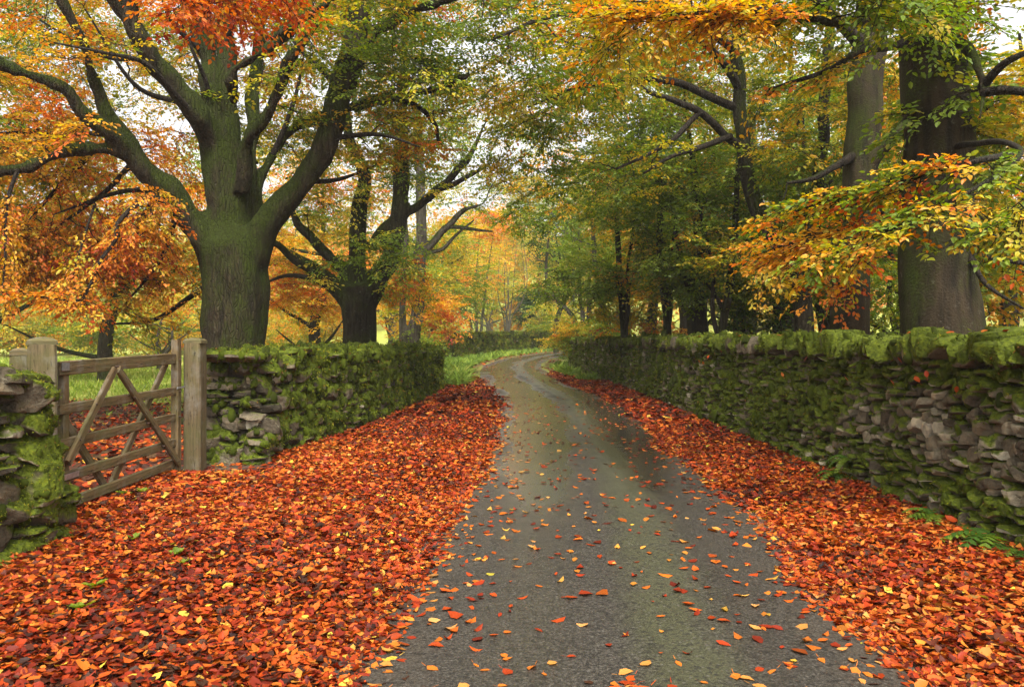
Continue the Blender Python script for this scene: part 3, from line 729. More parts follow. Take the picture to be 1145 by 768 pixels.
t = Tree(.11); D = 28.0; m_ = D / F
A = lambda l, r, **k: t.limb(pxl(l, D), [x*m_ for x in r], **k)
A([(726, 428), (727, 400), (728, 370), (731, 320), (728, 260), (722, 180), (712, 100)], [9, 7, 6.5, 6, 5, 4, 2])
A([(730, 330), (742, 280), (752, 220)], [4, 3, 1.5])
region(t, 690, 770, 250, 370, 26, 29, .52, 8, 1.1, hv=.14)
region(t, 682, 722, 285, 375, 25.5, 27, .78, 6, .7, M=9, hv=.06)
region(t, 655, 740, 190, 260, 26, 30, .54, 6, 1.3, hv=.14)
region(t, 610, 720, 60, 200, 25, 30, .44, 8, 1.6, M=9)
region(t, 600, 650, 150, 240, 25, 30, .62, 3, 1.3, M=8)
t.build('maple_tree', W(726, 426, D) * np.array([1, 1, 0]), 'slim tree with orange sprays over the right wall beyond the ivied trunk', 'tree', M_BARK_GREY, voxel=.06, disp=.02)

# ------------------------------------------------------------------ trees farther back
def auto(name, x, y, H, rt, R, hue, label, group=None, mat=M_BARK_GREY, nc=16, leaf=.14, stems=1, low=.3, M=11, K=5, hv=.1, cat='tree', lean=0, sz=1.0):
    t = Tree(leaf, lod=2 if y > 30 else 1, hmin=.26 if hue > .2 else 0); z = float(T(x, y)); b = np.array([x, y, z])
    for k in range(stems):
        an = U(0, 6.28); off = np.array([math.cos(an), math.sin(an), 0]) * (0 if stems == 1 else 1)
        top = b + off * R * .45 + np.array([U(-.1, .1) * R + lean, U(-.1, .1) * R, H * U(.72, .9)])
        P = [b + off * rt * .7 + np.array([0, 0, -.3]), b + off * (.15 * R) + np.array([0, 0, H * .2]), (b + top) / 2 + off * .1 * R + rng.normal(size=3) * .05 * H * np.array([1, 1, 0]), top]
        rr = rt / (stems ** .5)
        P = t.limb(P, [rr * 1.25, rr, rr * .7, rr * .15], sides=9)
        for j in range(int(6 / stems) + 2):
            i = int(len(P) * U(low, .85)); an = U(0, 6.28); l = R * U(.5, .85)
            e = P[i] + np.array([math.cos(an) * l, math.sin(an) * l, l * U(.25, .8)])
            t.limb([P[i], (P[i] + e) / 2 + np.array([0, 0, -.06 * l]), e], [rr * .42, rr * .28, rr * .08], thick=False, sides=6)
    c0 = b + np.array([lean * .6, 0, H * (.5 + low / 2)]); rz = H * (.5 - low / 2)
    for k in range(nc):
        v = norm(rng.normal(size=3)) * U(.45, 1) ** .7
        rr = R * .36 * U(.8, 1.2)
        t.clump(c0 + v * np.array([R, R, rz]) * .82, (rr, rr, rr * .7), hue + U(-hv, hv), K=K, M=M, spray=(.5 * leaf / .09, .8 * leaf / .09), side_tw=4, twigs=False, hv=.06, sz=sz)
    return t.build(name, b, label, cat, mat, group, voxel=0)
def copy_tree(o, loc, rz, s, label, parent=None):
    c = o.copy(); C.objects.link(c); c.location = loc; c.rotation_euler = (0, 0, rz); c.scale = (s, s, s); c['label'] = label
    for ch in o.children:
        d = ch.copy(); C.objects.link(d); d.parent = c
    return c
def at(px, d): return (px - 572.5) / F * d

for px, d, rz, s_, lab in ((700, 25, 2.0, 1.15, 'slender dark stem behind the right wall near the lane bend'), (748, 23, 4.0, 1.2, 'slender dark stem left of the ivied trunk behind the right wall'),
                        (868, 22, 1.0, 1.3, 'slender dark stem left of the forked tree'), (925, 19, 3.0, 1.1, 'slender dark stem between the forked tree and straight beech'), (1000, 17.5, 5.2, 1.1, 'slender dark stem between the two brown beech trunks')):
    copy_tree(slim, (at(px, d), d, 0), rz, s_, lab)
    
G1 = 'trees in the field behind the left wall'
auto('field_tree', at(120, 27), 27, 9.5, .22, 4.6, .72, 'orange leaved field tree seen over the open gate', G1, M_BARK_DARK, 26, .12, low=.16, M=12, hv=.12)
auto('field_tree', at(352, 36), 36, 11, .25, 5, .70, 'golden orange field tree showing between the two dark left trunks', G1, M_BARK_DARK, 24, .14, low=.1, hv=.1)
auto('field_tree', at(-25, 24), 24, 10, .25, 4.5, .74, 'rust orange field tree at the left picture edge', G1, M_BARK_DARK, 22, .12, low=.2, hv=.1)
auto('field_tree', at(260, 44), 44, 14, .3, 6.5, .5, 'tall yellow field tree rising behind the massive beech', G1, M_BARK_GREY, 26, .16, low=.12, hv=.12)
auto('field_tree', at(440, 48), 48, 15, .3, 6, .58, 'tall yellow-orange field tree behind the slim twin-stemmed tree', G1, M_BARK_GREY, 26, .16, low=.1, hv=.14)
auto('dead_tree', at(175, 33), 33, 3.2, .16, 1.6, .45, 'low gnarled bare hawthorn in the field seen above the gate end', None, M_BARK_GREY, 4, .12, stems=2, M=3)
G2 = 'bushes along the far side of the field'
b1 = auto('hedge_bush', at(110, 50), 50, 5.0, .1, 3.6, .54, 'round yellow-green bush above the middle of the gate', G2, M_BARK_GREY, 20, .16, stems=5, low=.02, hv=.07, cat='bush', M=12)
b2 = auto('hedge_bush', at(190, 56), 56, 4.4, .1, 3.8, .58, 'straw yellow bush right of the hawthorn in the field', G2, M_BARK_GREY, 20, .16, stems=5, low=.02, hv=.07, cat='bush', M=12)
copy_tree(b1, (at(30, 54), 54, 0), 2.1, 1.25, 'large yellow-green bush behind the left gate post')
copy_tree(b2, (at(300, 60), 60, float(T(0, 60))), 1.1, 1.0, 'straw yellow bush showing between the left trunks over the wall')
copy_tree(b1, (at(-40, 48), 48, 0), 4.0, 1.1, 'yellow-green bush at the left picture edge beyond the field')
copy_tree(b2, (at(360, 52), 52, .2), 3.1, .9, 'low straw bush behind the second left trunk')
copy_tree(b1, (at(240, 64), 64, .3), 5.2, 1.2, 'yellow-green bush hidden mostly by the massive beech trunk')
G3 = 'trees around the far bend of the lane'
auto('maple_tree', at(532, 64), 64, 12.5, .2, 3.4, .78, 'red-orange maple beyond the far wall left of the bend', G3, M_BARK_GREY, 20, .17, stems=3, low=.2, hv=.06)
auto('sycamore_tree', at(500, 52), 52, 10, .2, 3.0, .36, 'lime green and yellow sycamore left of the red-orange maple', G3, M_BARK_GREY, 20, .16, low=.2, hv=.1)
auto('maple_tree', at(478, 46), 46, 5.5, .15, 2.2, .72, 'low orange maple over the grassy corner of the lane', G3, M_BARK_GREY, 14, .15, stems=2, low=.15, hv=.08)
auto('lime_tree', at(548, 98), 98, 19, .3, 6, .58, 'broad golden lime tree behind the pale willows', G3, M_BARK_GREY, 26, .22, low=.08, hv=.07)
auto('lime_tree', at(640, 100), 100, 22, .3, 6.5, .54, 'broad golden lime tree behind the bright yellow lime', G3, M_BARK_GREY, 26, .22, low=.08, hv=.07)
auto('lime_tree', at(505, 92), 92, 17, .3, 5.5, .56, 'golden lime tree far behind the lime green sycamore', G3, M_BARK_GREY, 24, .22, low=.08, hv=.07)
auto('willow_tree', at(566, 72), 72, 13, .16, 3.4, .5, 'nearly bare pale willow with many thin stems at the bend', G3, M_BARK_GREY, 12, .15, stems=8, low=.25, M=3, K=7, hv=.06)
auto('willow_tree', at(548, 80), 80, 11, .14, 3.0, .46, 'small pale willow behind the red-orange maple', G3, M_BARK_GREY, 12, .16, stems=6, low=.2, M=4, K=6)
auto('evergreen_tree', at(596, 82), 82, 7.2, .2, 1.6, .04, 'narrow dark evergreen at the end of the lane', G3, M_BARK_DARK, 16, .18, low=.02, hv=.03)
auto('lime_tree', at(622, 78), 78, 13, .2, 3.6, .48, 'bright yellow lime tree at the end of the lane', G3, M_BARK_GREY, 22, .19, low=.12, hv=.06)
auto('lime_tree', at(598, 104), 104, 24, .3, 6, .46, 'tall pale yellow lime tree towering above the bend', G3, M_BARK_GREY, 26, .24, low=.3, hv=.06)
auto('ash_tree', at(652, 43), 43, 11.5, .24, 3.0, .38, 'grey ash with leaning stems beyond the end of right wall', G3, M_BARK_GREY, 14, .15, stems=3, low=.4, M=7, hv=.12)
auto('ash_tree', at(682, 38), 38, 12.5, .26, 3.0, .28, 'grey double stemmed ash overgrown with ivy near the end of right wall', G3, M_BARK_GREY, 20, .15, stems=2, low=.22, M=9, hv=.14)
auto('ivied_tree', at(622, 60), 60, 12, .2, 2.2, .14, 'dark green ivied tree rising behind the lane end', G3, M_BARK_DARK, 14, .17, low=.5, M=8, hv=.06)
auto('hedge_bush', at(640, 39), 39, 2.9, .05, 1.3, .42, 'yellow-orange bush leaning over the end of right wall', 'bushes near the lane bend', M_BARK_GREY, 14, .10, stems=5, low=.02, hv=.16, cat='bush')
auto('hedge_bush', at(668, 36), 36, 2.7, .05, 1.3, .3, 'green bush behind the last stretch of right wall', 'bushes near the lane bend', M_BARK_GREY, 14, .10, stems=5, low=.02, hv=.1, cat='bush')
auto('hedge_bush', at(612, 72), 72, 4.6, .06, 2.2, .5, 'golden bush at the inside of the far bend', 'bushes near the lane bend', M_BARK_GREY, 14, .17, stems=5, low=.02, hv=.1, cat='bush')
auto('hedge_bush', at(470, 40), 40, 2.2, .05, 1.4, .3, 'grey-green bush over the grass by the far wall start', 'bushes near the lane bend', M_BARK_GREY, 12, .11, stems=5, low=.02, hv=.1, cat='bush', M=8)
G4 = 'trees in the wood behind the right wall'
w1 = auto('woodland_tree', at(880, 28), 28, 14, .25, 4.2, .36, 'deep green woodland tree behind the forked tree', G4, M_BARK_DARK, 26, .13, low=.12, hv=.1)
w2 = auto('woodland_tree', at(1010, 24), 24, 13, .22, 4.2, .46, 'yellow-green woodland tree between the two brown beech trunks', G4, M_BARK_DARK, 26, .13, low=.12, hv=.14)
w3 = auto('woodland_tree', at(1130, 20), 20, 12, .22, 3.8, .64, 'golden woodland tree right of the thickest beech trunk', G4, M_BARK_DARK, 24, .12, low=.14, hv=.12)
w4 = auto('woodland_tree', at(765, 34), 34, 15, .25, 4.4, .42, 'green woodland tree behind the slender curved stem', G4, M_BARK_DARK, 26, .14, low=.14, hv=.12)
copy_tree(w1, (at(960, 36), 36, 0), 1.3, 1.15, 'tall green woodland tree far behind the straight medium beech')
copy_tree(w2, (at(700, 46), 46, .2), 2.3, 1.1, 'yellow-green woodland tree behind the grey ashes')
copy_tree(w4, (at(840, 42), 42, .15), 4.3, 1.1, 'tall green woodland tree behind the dark yew')
copy_tree(w3, (at(1080, 32), 32, 0), .7, 1.2, 'golden woodland tree hidden mostly by the thickest beech')
copy_tree(w2, (at(920, 44), 44, .2), 3.6, 1.2, 'yellow-green woodland tree far behind the forked tree')
copy_tree(w3, (at(1180, 26), 26, 0), 2.7, 1.0, 'golden woodland tree at the right picture edge')
# distant hillside wood: one mass
def far_wood():
    t = Tree(.5, 2); t.sk.append(np.array([[0, 140, 10.]])); t.skr.append(np.array([.2])); P = []
    n = 560
    px = U(-700, 1800, n); d = U(100, 190, n); x = (px - 572.5) / F * d
    z = T(x, d); H = U(6, 13, n)
    for i in range(n):
        m = 190; v = norm(rng.normal(size=(m, 3))) * (U(.3, 1, m) ** .5)[:, None]
        p = np.array([x[i], d[i], z[i] + H[i] * .55]) + v * np.array([H[i] * .42, H[i] * .42, H[i] * .5])
        t.leaves_at(p, rng.normal(size=(m, 3)), rng.normal(size=(m, 3)) + np.array([0, 0, .6]), U(.5, 1.0, m), U(.46, .72) + rng.normal(size=m) * .06)
    g = {k: np.concatenate(v) for k, v in t.L.items()}
    V, Q = leaf_simple(g['P'], g['D'], g['N'], g['S'], .4)
    o = obj_np('hillside_wood', V, [Q], M_LEAF, fattr={'hue': np.repeat(np.clip(g['H'], 0, 1), 2), 'val': np.repeat(g['V'], 2)}, smooth=False)
    tag(o, 'pale autumn wood covering the hillside far beyond the lane', 'woodland', kind='stuff')
far_wood()
#WALLS
# ------------------------------------------------------------------ drystone walls
def cube_template(n, p=9.0):
    g = np.linspace(-1, 1, n + 1); V, idx, Q = [], {}, []
    def vid(a):
        k = tuple(np.round(a, 6))
        if k not in idx: idx[k] = len(V); V.append(a)
        return idx[k]
    for ax in range(3):
        for sg in (-1, 1):
            for i in range(n):
                for j in range(n):
                    q = []
                    for (a, b) in ((i, j), (i + 1, j), (i + 1, j + 1), (i, j + 1)):
                        v = np.zeros(3); v[ax] = sg; v[(ax + 1) % 3] = g[a]; v[(ax + 2) % 3] = g[b]; q.append(vid(v))
                    Q.append(q if sg > 0 else q[::-1])
    V = np.array(V); V = V / (np.sum(np.abs(V) ** p, 1) ** (1 / p))[:, None]
    return V, np.array(Q)
TPL = {n: cube_template(n) for n in (2, 3, 5, 7)}
TPL[4] = cube_template(4, 2.1)
class Path:
    def __init__(s, P):
        s.P = catmull(P, 16); s.s = np.concatenate([[0], np.cumsum(np.linalg.norm(np.diff(s.P, axis=0), axis=1))]); s.L = s.s[-1]
        s.t = norm(np.gradient(s.P, axis=0))
    def at(s, u):
        return (np.stack([np.interp(u, s.s, s.P[:, k]) for k in (0, 1)], -1), norm(np.stack([np.interp(u, s.s, s.t[:, k]) for k in (0, 1)], -1)))
def stones(cen, dims, tx, side, rot, n, rough=.16, seed=0):
    """cen (S,3), dims (S,3) along, across, up; tx (S,2) wall direction -> V (S,k,3), Q, normals"""
    T0, Q = TPL[n]; S = len(cen)
    v = np.repeat(T0[None], S, 0).copy()
    if seed != 13:
        for q in range(7):                                      # broken faces
            cn = norm(rng.normal(size=(S, 1, 3)) * np.array([1, 1.0, .8])); cut = U(.72, 1.12, (S, 1))
            ex = np.maximum((v * cn).sum(-1) - cut, 0); v = v - ex[..., None] * cn
    v = v * (dims[:, None] / 2)
    k = rng.normal(size=(S, 1, 3)) * .16                        # wedge each stone a little
    v = v * (1 + k * T0[None][:, :, [2, 0, 1]])
    off = U(0, 50, (S, 1, 3))
    nn = fbm(v * 7 + off, 1.0, seed, 2) - .5
    v = v * (1 + rough * (2 if seed == 13 else .8) * nn[..., None]) 
    nn2 = fbm(v * 26 + off, 1.0, seed + 3, 2) - .5
    v = v + T0[None] * (nn2 * (.03 if seed == 13 else .014))[..., None]
    ca, sa = np.cos(rot[:, 0])[:, None], np.sin(rot[:, 0])[:, None]    # roll in the face plane
    x, y, z = v[..., 0] * ca - v[..., 2] * sa, v[..., 1], v[..., 0] * sa + v[..., 2] * ca
    cb, sb = np.cos(rot[:, 1])[:, None], np.sin(rot[:, 1])[:, None]    # yaw
    x, y = x * cb - y * sb, x * sb + y * cb
    nx = np.stack([-tx[:, 1], tx[:, 0]], 1) * side
    out = np.empty_like(v)
    out[..., 0] = cen[:, None, 0] + x * tx[:, None, 0] + y * nx[:, None, 0]
    out[..., 1] = cen[:, None, 1] + x * tx[:, None, 1] + y * nx[:, None, 1]
    out[..., 2] = cen[:, None, 2] + z
    flip = side < 0
    return out, (Q[:, ::-1] if flip else Q)
def face_data(V, Q):
    a, b, c, d = (V[Q[:, k]] for k in range(4))
    n = np.cross(c - a, d - b); A = np.linalg.norm(n, axis=1) / 2
    return (a + b + c + d) / 4, norm(n), A

def wall(name, label, path, side, H, thick, mossf, dist0, size=1.0, cope=True, size_f=None, batter=.12, moss_n=2600, blade=.024, end_faces=(True, True), coping='upright', tone0=.42, rubble=False):
    """side: +1 face looks to the left of the path direction, -1 to the right.  mossf(P)->0..1"""
    pth = Path(path); base = pth.P[0]; org = np.array([base[0], base[1], float(T(base[0], base[1]))])
    root = empty(name, org, label, 'wall')
    Hf = (lambda u: np.interp(u / pth.L, [0, 1], H)) if isinstance(H, (tuple, list)) else (lambda u: u * 0 + H)
    ch = .24 if coping == 'upright' else .12
    mb, allV, allQ, nV = MB(), [], [], 0
    groups = {}
    def put(c, d, tx, rot, sd, dist, tone):
        n = 7 if dist < 8 else 5 if dist < 13 else 3 if dist < 30 else 2
        groups.setdefault((n, sd), []).append((c, d, tx, rot, tone))
    def course(length, origin_f, sd, sizer):
        z = -.06
        topH = None
        while True:
            hh = U(.075, .17) * sizer(0)
            if z > 1.75: break
            u = U(-.1, .05)
            while u < length:
                sz = sizer(u)
                l = (U(.08, .30) if rubble else U(.12, .36)) * sz * (1.25 if hh < .1 * sz else 1)
                p, tx, Hm, nrm, dist = origin_f(min(u + l / 2, length))
                h = hh * (U(.62, 1.35) if rubble else U(.8, 1.22))
                if z + h * .5 < Hm - ch:
                    if dist < 14 and U(0, 1) < .22 and h > .1:       # two thin stones instead of one
                        for q in (.27, -.27):
                            put(p + np.array([0, 0, z + hh / 2 + q * h]) + nrm * U(-.03, .03), np.array([l * U(.9, 1.05), U(.24, .34), h * .52]), tx, np.array([U(-.08, .08), U(-.15, .15)]), sd, dist, np.clip(rng.normal() * .2 + tone0, 0, 1))
                    else:
                        put(p + np.array([0, 0, z + hh / 2 + U(-.012, .012) * (2.5 if rubble else 1)]) - nrm * .02 + nrm * U(-.035, .035), np.array([l * 1.04, U(.24, .36), h * 1.05]), tx, np.array([rng.normal() * (.2 if rubble else .07), rng.normal() * .12]), sd, dist, np.clip(rng.normal() * .21 + tone0, 0, 1))
                u += l * .97
            z += hh * .98
    # long face
    def of(u):
        q, tx = pth.at(np.array(u)); n2 = np.array([-tx[1], tx[0]]) * side
        h = float(Hf(u)); dist = math.hypot(*q)
        inset = .13
        p = np.array([q[0] - n2[0] * inset, q[1] - n2[1] * inset, float(T(q[0], q[1]))])
        return p, tx, h, np.array([n2[0], n2[1], 0]), dist
    course(pth.L, of, side, size_f or (lambda u: size))
    # end faces
    for e, u0 in ((0, 0.0), (1, pth.L)):
        if not end_faces[e]: continue
        q, tx = pth.at(np.array(u0)); n2 = np.array([-tx[1], tx[0]]) * side
        outw = -tx if e == 0 else tx
        def oe(u, q=q, n2=n2, outw=outw, u0=u0):
            p = q - n2 * u - outw * .13
            return np.array([p[0], p[1], float(T(p[0], p[1]))]), -n2, float(Hf(u0)), np.array([outw[0], outw[1], 0]), math.hypot(*q)
        sd = 1 if np.dot(np.array([n2[1] * 1.0, -n2[0]]), outw) > 0 else -1
        course(thick, oe, sd, size_f or (lambda u: size * 1.2))
    # core and back face as one rough slab
    us = np.linspace(0, pth.L, max(6, int(pth.L * 2))); q, tx = pth.at(us); n2 = np.stack([-tx[:, 1], tx[:, 0]], 1) * side
    q = q + tx * np.interp(us, [0, pth.L], [.14 if end_faces[0] else 0, -.14 if end_faces[1] else 0])[:, None]
    zb = T(q[:, 0], q[:, 1]); hh = Hf(us) - ch * .75
    A_ = np.column_stack([q - n2 * .16, zb - .2]); B_ = np.column_stack([q - n2 * (.16 + batter), zb + hh])
    C_ = np.column_stack([q - n2 * (thick - batter), zb + hh]); D_ = np.column_stack([q - n2 * thick, zb - .2])
    ring = np.stack([A_, B_, C_, D_], 1).reshape(-1, 3); i = np.arange(len(us) - 1) * 4
    Qc = np.concatenate([np.stack([i + a, i + b, i + b + 4, i + a + 4], 1) for a, b in ((0, 1), (1, 2), (2, 3))])
    caps = np.array([[0, 1, 2, 3], [len(ring) - 4, len(ring) - 3, len(ring) - 2, len(ring) - 1]])
    mb.add(ring, [Qc, caps], {'tone': 0.0, 'moss': 0.25})
    ffc, ffn, ffa = [], [], []
    def finish(V, Q, tone, target):
        S, k = V.shape[:2]; Vf = V.reshape(-1, 3); off = (np.arange(S) * k)[:, None, None]
        Qf = (Q[None] + off).reshape(-1, 4)
        c, n, a = face_data(Vf, Qf)
        vm = mossf(Vf)
        # up-facing parts carry more moss
        vn = np.zeros((len(Vf), 3)); 
        for kk in range(4): np.add.at(vn, Qf[:, kk], n)
        vn = norm(vn)
        vm = np.clip(vm + .62 * np.clip(vn[:, 2], -.75, 1) - .10, 0, 1.2)
        target.add(Vf, [Qf], {'tone': np.repeat(tone, k), 'moss': vm})
        ffc.append(c); ffn.append(n); ffa.append(a * np.clip((vm[Qf].mean(1) - .42) * 4, 0, 1))
    for (n, sd), L in groups.items():
        cen = np.array([g[0] for g in L]); dim = np.array([g[1] for g in L]); txx = np.array([g[2] for g in L]); rot = np.array([g[3] for g in L]); tone = np.array([g[4] for g in L])
        # lean the courses back with the batter
        nx = np.stack([-txx[:, 1], txx[:, 0]], 1) * sd
        lean = batter * np.clip(cen[:, 2] - T(cen[:, 0], cen[:, 1]), 0, 2)
        cen[:, :2] -= nx * lean[:, None]
        V, Q = stones(cen, dim, txx, sd, rot, n, .26, 5)
        finish(V, Q, tone, mb)
    mb.build('stonework', M_STONE, root, org, smooth=False)
    # coping
    if cope:
        u = .05; cnt = 0; rest = MB()
        while u < pth.L - .05:
            q, tx = pth.at(np.array(u)); n2 = np.array([-tx[1], tx[0]]) * side; dist = math.hypot(*q); zb = float(T(*q)); Hm = float(Hf(u))
            if coping == 'upright':
                w = U(.09, .24) * (1 if dist < 20 else 1.5); hgt = U(.17, .33); dep = thick * U(.72, .95); rt = U(-.6, .12)
            else:
                w = U(.3, .75); hgt = U(.10, .17); dep = thick * U(.85, 1.08); rt = U(-.1, .1)
            c = np.array([*(q - n2 * (thick / 2 + .02)), zb + Hm - ch * .5 + U(-.06, .06)])
            n = 7 if dist < 9 else 5 if dist < 16 else 3
            V, Q = stones(c[None], np.array([[w, dep, hgt]]), tx[None], side, np.array([[rt, U(-.1, .1)]]), n, .2, 9)
            one = MB() if cnt < 96 else rest
            finish(V, Q, np.array([np.clip(rng.normal() * .15 + .42, 0, 1)]), one)
            if one is not rest: one.build('coping_stone', M_STONE, root, org, smooth=False)
            cnt += 1; u += w * (.92 if coping == 'upright' else .95)
        if not rest.empty(): o = rest.build('coping_row', M_STONE, root, org); o['kind'] = 'stuff'
    # moss: cushions and fuzz
    c, n, a = np.concatenate(ffc), np.concatenate(ffn), np.concatenate(ffa)
    pq, ptx = pth.P, pth.t
    # keep only what looks to the lane, up, or to an end
    jj = np.argmin((c[:, None, 0] - pq[None, ::8, 0]) ** 2 + (c[:, None, 1] - pq[None, ::8, 1]) ** 2, 1) * 8
    n2 = np.stack([-ptx[jj, 1], ptx[jj, 0]], 1) * side
    facing = n[:, 0] * n2[:, 0] + n[:, 1] * n2[:, 1]
    depth = (c[:, 0] - pq[jj, 0]) * n2[:, 0] + (c[:, 1] - pq[jj, 1]) * n2[:, 1]
    dist = np.hypot(c[:, 0], c[:, 1])
    wgt = a * ((facing > -.15) | (n[:, 2] > .2)) * np.clip(9.0 / dist, .12, 1.4) ** 1.35
    tot = wgt.sum()
    if tot > 0:
        mm = MB()
        ncush = int(min(3200, tot * 200))
        k = rng.choice(len(c), ncush, p=wgt / tot); sc = np.clip(dist[k] / 9, .7, 2.2)
        dims = np.stack([U(.05, .12, ncush), U(.06, .09, ncush), U(.05, .16, ncush)], 1) * sc[:, None]
        txx = np.stack([n2[k, 1], -n2[k, 0]], 1) * side
        V, Q = stones(c[k] - n[k] * .02 - np.array([0, 0, .015]), dims, txx, side, np.stack([U(-.4, .4, ncush), U(-.3, .3, ncush)], 1), 4, .55, 13)
        S, kk = V.shape[:2]; Vf = V.reshape(-1, 3); Qf = (Q[None] + (np.arange(S) * kk)[:, None, None]).reshape(-1, 4)
        hq = np.clip(np.repeat(.32 + rng.normal(size=S) * .07, kk) + (fbm(Vf, 9, 3) - .5) * .3, 0, .95)
        mm.add(Vf, [Qf], {'hue': hq})
        c2, nn2, a2 = face_data(Vf, Qf)
        C3 = np.concatenate([c, c2]); N3 = np.concatenate([n, nn2])
        d3 = np.hypot(C3[:, 0], C3[:, 1]); w3 = np.concatenate([wgt, a2 * np.clip(9.0 / d3[len(c):], .12, 1.4) ** 1.35])
        nt = int(min(70000, w3.sum() * moss_n))
        k = rng.choice(len(C3), nt, p=w3 / w3.sum()); sc = np.clip(d3[k] / 8, .7, 3.0)
        p = C3[k] + rng.normal(size=(nt, 3)) * .012 * sc[:, None]; nn_ = N3[k]
        hue = .42 + (fbm(p, 3.5, 71, 2) - .5) * 1.3 + (fbm(p, .8, 72, 2) - .5) * .7 + rng.normal(size=nt) * .15
        hue = np.where(U(0, 1, nt) < .05, 1.0, np.clip(hue, 0, .9))
        for b in range(3):
            dr = norm(nn_ * .75 + np.array([0, 0, -.45]) + rng.normal(size=(nt, 3)) * .5)
            l = blade * sc * U(.5, 1.3, nt); wv = norm(np.cross(dr, rng.normal(size=(nt, 3)))) * (l * .22)[:, None]
            tri = np.stack([p - wv, p + wv, p + dr * l[:, None]], 1).reshape(-1, 3)
            mm.add(tri, [np.arange(nt * 3).reshape(-1, 3)], {'hue': np.repeat(hue, 3)})
        mm.build('moss', M_MOSS, root, org)
    return root
def moss_right(P):
    d = P[:, 1]; z = P[:, 2]
    near = sstep(9.4, 7.0, d + (vnoise(P, 1.3, 2) - .5) * 2.5)                     # bare rubble near the camera
    bare = near * sstep(.32, .58, z + (vnoise(P, 2.5, 77) - .5) * .3) * sstep(1.2, 1.0, z + (vnoise(P, 3, 78) - .5) * .3)
    b2 = sstep(.56, .66, fbm(P * np.array([1, 1, .45]), 2.6, 8)) * .42
    far = sstep(13, 16, d) * sstep(23, 20, d) * sstep(.45, .6, fbm(P, .5, 12)) * .25
    return np.clip(.80 + (fbm(P, 3.0, 4) - .5) * 1.5 - .3 * sstep(.56, .66, fbm(P, 2.3, 91, 2)) * sstep(1.15, 1.3, z) + .12 * sstep(1.1, 1.35, z) - bare * .62 - b2 - far, 0, 1)
def moss_left(P):
    d = P[:, 1]; z = P[:, 2]
    end = sstep(11.4, 10.3, d + (vnoise(P, 2, 2) - .5) * .9)
    return np.clip(.72 + (fbm(P, 3.0, 14) - .5) * 1.1 + .2 * sstep(.95, 1.15, z) - end * .45 + end * .25 * sstep(.3, .1, z), 0, 1)
def moss_fore(P): return np.clip(.50 + (fbm(P, 2.6, 24) - .5) * 1.2, 0, 1)
def moss_far(P): return np.clip(.62 + (fbm(P, 1.2, 34) - .5) * .8, 0, 1)
wall('drystone_wall', 'long mossy drystone wall along the right side of the lane with bare rubble at its near end', WALL_R, 1, (1.63, 1.32), .62, moss_right, 5, size=.8, end_faces=(False, False), tone0=.52, rubble=True)
wall('drystone_wall', 'thickly moss covered drystone wall right of the wooden gate, starting with bare flat slabs', WALL_L, -1, (1.42, 1.14), .78, moss_left, 10, size_f=lambda u: 1.5 if u < 1.2 else 1.0, end_faces=(True, False), coping='flat', tone0=.36, batter=.06)
wall('drystone_wall', 'short stretch of mossy wall at the near left picture edge before the gate', WALL_F, -1, 1.36, .6, moss_fore, 5, size=1.35, end_faces=(False, True), coping='flat', tone0=.33, moss_n=4200, blade=.02)
wall('drystone_wall', 'low green mossy wall around the outside of the far bend', WALL_B, -1, 1.45, .6, moss_far, 50, size=1.4, end_faces=(True, False), coping='flat', moss_n=2500, blade=.05)

#GATE
# ------------------------------------------------------------------ gate and posts
def beam(name, a, b, w, h, mat, parent, org, bev=.008):
    """a bevelled timber from a to b; w across (horizontal), h upright; local x runs along the grain"""
    a, b = np.asarray(a, float), np.asarray(b, float); L = np.linalg.norm(b - a); x = (b - a) / L
    up = np.array([0, 0, 1.0]) if abs(x[2]) < .95 else np.array([0, 1.0, 0])
    y = norm(np.cross(up, x)); z = np.cross(x, y)
    n = max(2, int(L / .12)); us = np.linspace(0, L, n + 1)
    prof = []
    for sx, sz in ((-1, -1), (1, -1), (1, 1), (-1, 1)):
        cx, cz = sx * w / 2, sz * h / 2
        e = [(cx - sx * bev, cz), (cx, cz - sz * bev)]
        prof += e if sx * sz > 0 else e[::-1]
    prof = np.array(prof); k = len(prof)
    # walk the profile in order of angle so that it is convex
    prof = prof[np.argsort(np.arctan2(prof[:, 1] / h, prof[:, 0] / w))]
    V = []
    for i, u in enumerate(us):
        s = 1 - (.06 if i in (0, n) else 0)
        wob = np.array([(vnoise(np.array([u * 3, a[0] * 7, a[2] * 9 + q]), 1, 50 + q) - .5) * .006 for q in range(2)])
        for q in prof: V.append((u, q[0] * s + wob[0], q[1] * s + wob[1]))
    i = np.arange(n)[:, None] * k + np.arange(k)[None]; j = np.arange(n)[:, None] * k + (np.arange(k)[None] + 1) % k
    Q = np.stack([i, j, j + k, i + k], -1).reshape(-1, 4)
    caps = np.array([list(range(k))[::-1], list(range(n * k, n * k + k))])
    o = bpy.data.objects.new(name, mesh_np(name, V, [Q, caps], mat, smooth=False)); link(o, parent)
    o.matrix_local = Matrix.Translation(Vector(a - np.asarray(org))) @ Matrix((x, y, z)).transposed().to_4x4()
    return o
GX = -3.87
go = np.array([GX, 8.0, 0.0])
gate = empty('field_gate', go, 'weathered five-bar wooden field gate with crossed braces between its posts', 'gate')
for z, h in ((1.315, .125), (.965, .09), (.665, .09), (.375, .09), (.14, .095)):
    beam('rail', (GX, 6.78, z), (GX, 9.13, z + (.02 if z > 1 else 0)), .045, h, M_WOOD, gate, go)
beam('stile', (GX, 9.17, .05), (GX, 9.17, 1.55), .085, .10, M_WOOD, gate, go)
